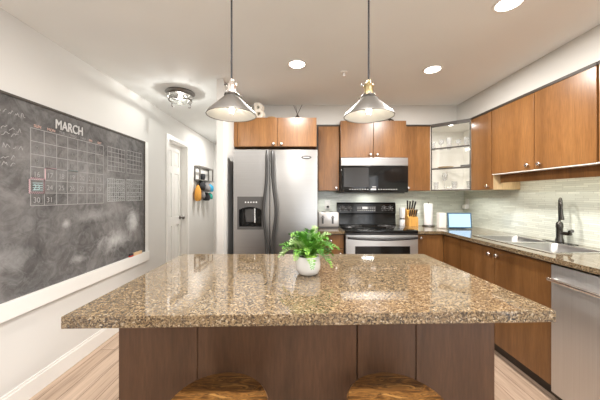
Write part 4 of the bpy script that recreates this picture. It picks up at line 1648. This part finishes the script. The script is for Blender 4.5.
for xx in (tx0 + 0.06, tx1 - 0.09):
    b = new(); box(b, xx - 0.012, xx + 0.030, 3.18, 3.32, Z0 + 0.1835, Z0 + 0.1862)
    obj('bread_slot', b, M['black_plastic'], ts)


def outlet_back(x, z, label, plug=False):
    o = thing('wall_outlet', label, 'outlet', (x, YK - 0.009, z - 0.058))
    b = new(); box(b, x - 0.036, x + 0.036, YK - 0.014, YK - 0.0085, z - 0.058, z + 0.058, 0.002)
    obj('cover_plate', b, M['white_plastic'], o)
    for dz in (-0.022, 0.022):
        b = new(); box(b, x - 0.014, x + 0.014, YK - 0.0155, YK - 0.0142, z + dz - 0.013, z + dz + 0.013)
        obj('socket_face', b, M['cream'] if not (plug and dz < 0) else M['black_plastic'], o)
    return o


outlet_back(0.395, 1.165, 'white wall outlet on the backsplash above the toaster')
b = new(); box(b, 0.385, 0.413, 3.478, 3.504, 1.128, 1.154, 0.003)
tag(obj('power_plug', b, M['black_plastic']), 'black plug pushed into the outlet above the toaster', 'plug')

# white canister beside the stove
cn = thing('canister', 'white canister between the stove and the knife block', 'canister', (1.325, 3.40, Z0))
b = new(); lathe(b, [(0.0, Z0), (0.032, Z0), (0.034, Z0 + 0.003), (0.034, Z0 + 0.075), (0.031, Z0 + 0.080), (0, Z0 + 0.080)], 24, T(1.325, 3.40, 0))
obj('body', b, M['ceramic'], cn, True)
b = new(); lathe(b, [(0.0, Z0 + 0.081), (0.029, Z0 + 0.081), (0.029, Z0 + 0.098), (0, Z0 + 0.098)], 24, T(1.325, 3.40, 0))
obj('band', b, M['pewter'], cn, True)
b = new(); lathe(b, [(0.0, Z0 + 0.099), (0.034, Z0 + 0.099), (0.034, Z0 + 0.220), (0.030, Z0 + 0.226), (0, Z0 + 0.226)], 24, T(1.325, 3.40, 0))
obj('top_jar', b, M['ceramic'], cn, True)

# knife block
kb = thing('knife_block', 'light wood knife block full of black-handled knives beside the stove', 'knife block', (1.44, 3.38, Z0))
b = new()
# side profile in (y,z): slanted toward the viewer; back tower taller
prof = [(3.33, Z0), (3.33, Z0 + 0.105), (3.395, Z0 + 0.135), (3.395, Z0 + 0.190), (3.46, Z0 + 0.215), (3.46, Z0)]
kx0, kx1 = 1.385, 1.495
va = [b.verts.new((kx0, y, z)) for y, z in prof]
vb = [b.verts.new((kx1, y, z)) for y, z in prof]
b.faces.new(va); b.faces.new(list(reversed(vb)))
for i in range(len(prof)):
    j = (i + 1) % len(prof)
    b.faces.new((va[i], vb[i], vb[j], va[j]))
obj('block', b, M['knife_block'], kb)
kn = None
cnt = 0
order = ['leftmost', 'second from the left', 'second from the right', 'rightmost']


def knife(x, y, z, lean, ln):
    global kn
    r = thing('kitchen_knife', 'x', 'knife', (x, y, z), 'knives in the block')
    m4 = T(x, y, z) @ RY(lean) @ RX(0.22)
    b = new(); box(b, -0.0075, 0.0075, -0.010, 0.010, 0.0, ln, 0.0035, mat=m4)
    obj('handle', b, M['black_plastic'], r)
    b = new(); box(b, -0.0085, 0.0085, -0.011, 0.011, ln, ln + 0.005, 0.001, mat=m4)
    obj('end_cap', b, M['pewter'], r)
    return r


for i in range(4):
    r = knife(1.402 + i * 0.026, 3.425, Z0 + 0.2025, -0.10 + 0.085 * i, 0.115 - 0.012 * (i % 2))
    r['label'] = 'black-handled knife in the tall back row of the block, ' + order[i]
for i in range(4):
    r = knife(1.402 + i * 0.025, 3.36, Z0 + 0.1205, 0.0 + 0.03 * i, 0.085)
    r['label'] = 'black-handled knife in the low front row of the block, ' + order[i]

# paper towel
pt = thing('paper_towel_roll', 'white paper towel roll standing on a dark holder near the corner', 'paper towels', (1.625, 3.36, Z0))
b = new(); lathe(b, [(0.0, Z0), (0.070, Z0), (0.070, Z0 + 0.010), (0.010, Z0 + 0.014), (0, Z0 + 0.014)], 28, T(1.635, 3.36, 0))
obj('holder_base', b, M['pewter'], pt, True)
b = new(); lathe(b, [(0.012, Z0 + 0.016), (0.050, Z0 + 0.016), (0.051, Z0 + 0.020), (0.051, Z0 + 0.276), (0.048, Z0 + 0.280), (0.012, Z0 + 0.280)], 36, T(1.635, 3.36, 0))
obj('roll', b, M['paper'], pt, True)
b = new(); tube(b, [(1.635, 3.36, Z0 + 0.012), (1.635, 3.36, Z0 + 0.300)], 0.006, 10)
obj('holder_rod', b, M['pewter'], pt, True)

# smart display with speaker body behind + white speaker
def rotbox(b, cx, cy, w_, d_, z0, z1, rz, bev=0.003, tilt=0.0):
    return box(b, -w_ / 2, w_ / 2, -d_ / 2, d_ / 2, 0, z1 - z0, bev, mat=T(cx, cy, z0) @ RZ(rz) @ RX(tilt))


sd = thing('smart_display', 'small tablet display with a glowing pale blue screen on the corner counter', 'tablet', (1.862, 3.10, Z0))
b = new(); rotbox(b, 1.862, 3.09, 0.262, 0.016, Z0 + 0.004, Z0 + 0.182, -0.10, 0.004, -0.10)
obj('bezel', b, M['screen_frame'], sd)
b = new(); box(b, -0.116, 0.116, -0.0092, -0.0078, 0.016, 0.164, 0, mat=T(1.862, 3.09, Z0 + 0.004) @ RZ(-0.10) @ RX(-0.10))
obj('screen', b, M['screen'], sd)
b = new(); rotbox(b, 1.870, 3.150, 0.19, 0.060, Z0, Z0 + 0.085, -0.10, 0.02)
obj('stand', b, M['white_plastic'], sd)
ws = thing('speaker', 'cream box speaker standing left of the glowing tablet', 'speaker', (1.690, 3.16, Z0))
b = new(); rotbox(b, 1.690, 3.16, 0.080, 0.075, Z0, Z0 + 0.178, -0.05, 0.008)
obj('body', b, M['cream'], ws)
b = new(); rotbox(b, 1.688, 3.120, 0.064, 0.004, Z0 + 0.012, Z0 + 0.166, -0.05, 0.001)
obj('grille', b, M['white_plastic'], ws)


def outlet_right(y, z, label):
    o = thing('wall_outlet', label, 'outlet', (XR - 0.009, y, z - 0.058))
    b = new(); box(b, XR - 0.014, XR - 0.0085, y - 0.036, y + 0.036, z - 0.058, z + 0.058, 0.002)
    obj('cover_plate', b, M['white_plastic'], o)
    for dz in (-0.022, 0.022):
        b = new(); box(b, XR - 0.0155, XR - 0.0142, y - 0.014, y + 0.014, z + dz - 0.013, z + dz + 0.013)
        obj('socket_face', b, M['cream'], o)


outlet_right(3.44, 1.185, 'white wall outlet on the backsplash above the glowing tablet')
b = new(); box(b, XR - 0.060, XR - 0.0160, 3.40, 3.47, 1.115, 1.170, 0.005)
tag(obj('power_adapter', b, M['white_plastic']), 'white power adapter plugged in above the tablet', 'adapter')

# ------------------------------------------------------------------ things in the corner cabinet
def glass_cup(x, y, z, h, r, label, grp, stem=False):
    b = new()
    if stem:
        lathe(b, [(0.0, 0), (r * 0.8, 0), (r * 0.8, 0.003), (0.004, 0.006), (0.004, h * 0.45), (r * 0.8, h * 0.58), (r, h * 0.8), (r * 0.85, h), (r * 0.80, h), (r * 0.92, h * 0.8), (r * 0.7, h * 0.6), (0, h * 0.5)], 20, T(x, y, z))
    else:
        lathe(b, [(0.0, 0), (r * 0.8, 0), (r, h), (r * 0.94, h), (r * 0.74, 0.006), (0, 0.006)], 20, T(x, y, z))
    return tag(obj('drinking_glass', b, M['cupglass'], None, True), label, 'glass', grp)


zt = SH[1] + 0.0025
ordn = ['leftmost', 'second from the left', 'third from the left', 'middle', 'second from the right', 'rightmost']
gp = [(1.68, 3.33), (1.755, 3.29), (1.83, 3.25), (1.90, 3.18), (1.96, 3.12), (2.03, 3.07)]
for i, (x, y) in enumerate(gp):
    glass_cup(x, y, zt, 0.10 + 0.02 * (i % 3), 0.030, 'clear glass on the top shelf of the corner cabinet, ' + ordn[i], 'glasses on the top corner shelf', i % 2 == 1)
zb_ = UB + 0.0185
gp = [(1.70, 3.30), (1.79, 3.27), (1.86, 3.19), (1.98, 3.10)]
on4 = ['leftmost', 'second from the left', 'third from the left', 'rightmost']
for i, (x, y) in enumerate(gp):
    glass_cup(x, y, zb_, 0.20 if i == 1 else 0.09, 0.030, 'clear glass on the bottom shelf of the corner cabinet, ' + on4[i], 'glasses on the bottom corner shelf', i == 1)
zm = SH[0] + 0.0025
b = new(); lathe(b, [(0.0, 0), (0.05, 0), (0.088, 0.026), (0.084, 0.026), (0.048, 0.005), (0, 0.005)], 28, T(1.80, 3.27, zm))
tag(obj('shallow_bowl', b, M['bowl'], None, True), 'tan shallow bowl on the middle shelf of the corner cabinet', 'bowl')
for k in range(4):
    b = new(); lathe(b, [(0.0, 0), (0.045, 0), (0.070, 0.006), (0.068, 0.008), (0, 0.004)], 28, T(1.965, 3.12, zm + 0.0085 * k))
    tag(obj('plate', b, M['ceramic'] if k % 2 else M['pewter'], None, True), '%s plate, %s in the stack on the middle corner shelf' % ('white' if k % 2 else 'dark', ['lowest', 'second', 'third', 'topmost'][k]), 'plate', 'stacked plates in the corner cabinet')

# ------------------------------------------------------------------ decor on top of the cabinets
DZT = 2.1265
# block letter B with dots on its face
lb = thing('letter_block', 'standing cream letter B decorated with dots above the fridge', 'letter ornament', (-0.395, 3.0, DZT))
mB = T(-0.462, 2.975, DZT) @ RX(PI / 2)
b = text_bm('B', 0.285, mB, 0.0)
b.free()


def letterB(depth):
    cu = bpy.data.curves.new('tmp', 'FONT'); cu.body = 'B'; cu.size = 0.245; cu.extrude = depth / 2; cu.offset = 0.006
    o = bpy.data.objects.new('tmp', cu); COL.objects.link(o)
    dg = bpy.context.evaluated_depsgraph_get(); dg.update()
    me = bpy.data.meshes.new_from_object(o.evaluated_get(dg))
    bpy.data.objects.remove(o)
    b = bmesh.new(); b.from_mesh(me); bpy.data.meshes.remove(me)
    xs = [v.co.x for v in b.verts]; ys = [v.co.y for v in b.verts]
    sx = 0.105 / (max(xs) - min(xs)); sy = 0.175 / (max(ys) - min(ys))
    bmesh.ops.transform(b, matrix=T(-0.462, 3.0, DZT) @ RZ(-0.25) @ RX(PI / 2) @ Matrix.Diagonal((sx, sy, 1, 1)) @ T(-min(xs), -min(ys), 0), verts=b.verts)
    return b


obj('letter', letterB(0.07), M['towel'], lb)
b = new()
for k in range(12):
    u, v_ = [(0.01, 0.02), (0.012, 0.05), (0.012, 0.085), (0.012, 0.12), (0.012, 0.155), (0.045, 0.162), (0.075, 0.155), (0.09, 0.125), (0.06, 0.088), (0.093, 0.055), (0.085, 0.018), (0.045, 0.012)][k]
    box(b, u, u + 0.008, -0.0375, -0.0352, v_, v_ + 0.008, 0, mat=T(-0.462, 3.0, DZT) @ RZ(-0.25))
obj('dot', b, M['print_white'], lb)
dt = thing('decor_dish', 'low tan dish lying between the letter B and the reed diffuser', 'dish', (-0.265, 3.0, DZT))
b = new(); lathe(b, [(0.0, 0), (0.03, 0), (0.048, 0.018), (0.045, 0.022), (0.028, 0.005), (0, 0.005)], 20, T(-0.28, 2.99, DZT))
obj('rim', b, M['bowl'], dt, True)
rd = thing('reed_diffuser', 'small dark reed diffuser with crossed twigs on the cabinet above the fridge', 'diffuser', (0.005, 2.98, DZT))
b = new(); lathe(b, [(0.0, DZT), (0.040, DZT), (0.042, DZT + 0.012), (0.018, DZT + 0.030), (0.010, DZT + 0.045), (0.012, DZT + 0.050), (0, DZT + 0.050)], 20, T(0.005, 2.98, 0))
obj('bottle', b, M['twig'], rd, True)
for (dx_, dy_, hh) in ((-0.042, 0.01, 0.155), (-0.020, -0.01, 0.140), (0.052, 0.0, 0.160), (0.040, 0.015, 0.140)):
    b = new(); tube(b, [(0.005 - dx_ * 0.1, 2.98, DZT + 0.045), (0.005 + dx_, 2.98 + dy_, DZT + hh)], 0.0028, 6)
    obj('reed', b, M['twig'], rd, True)
# dark folded easel behind the right pendant, on the microwave cabinet
ez = thing('small_easel', 'small dark stand with slanted legs on top of the microwave cabinet', 'easel', (1.05, 3.18, 2.1575))
b = new()
z_ = 2.1575
tube(b, [(0.955, 3.170, z_ + 0.008), (1.03, 3.172, z_ + 0.052), (1.10, 3.178, z_ + 0.006)], 0.0075, 8)
tube(b, [(1.025, 3.172, z_ + 0.056), (1.135, 3.176, z_ + 0.008)], 0.010, 8)
obj('legs', b, M['twig'], ez, True)

# counter-top cable of the tablet is left to the adapter; towel bar etc. not visible
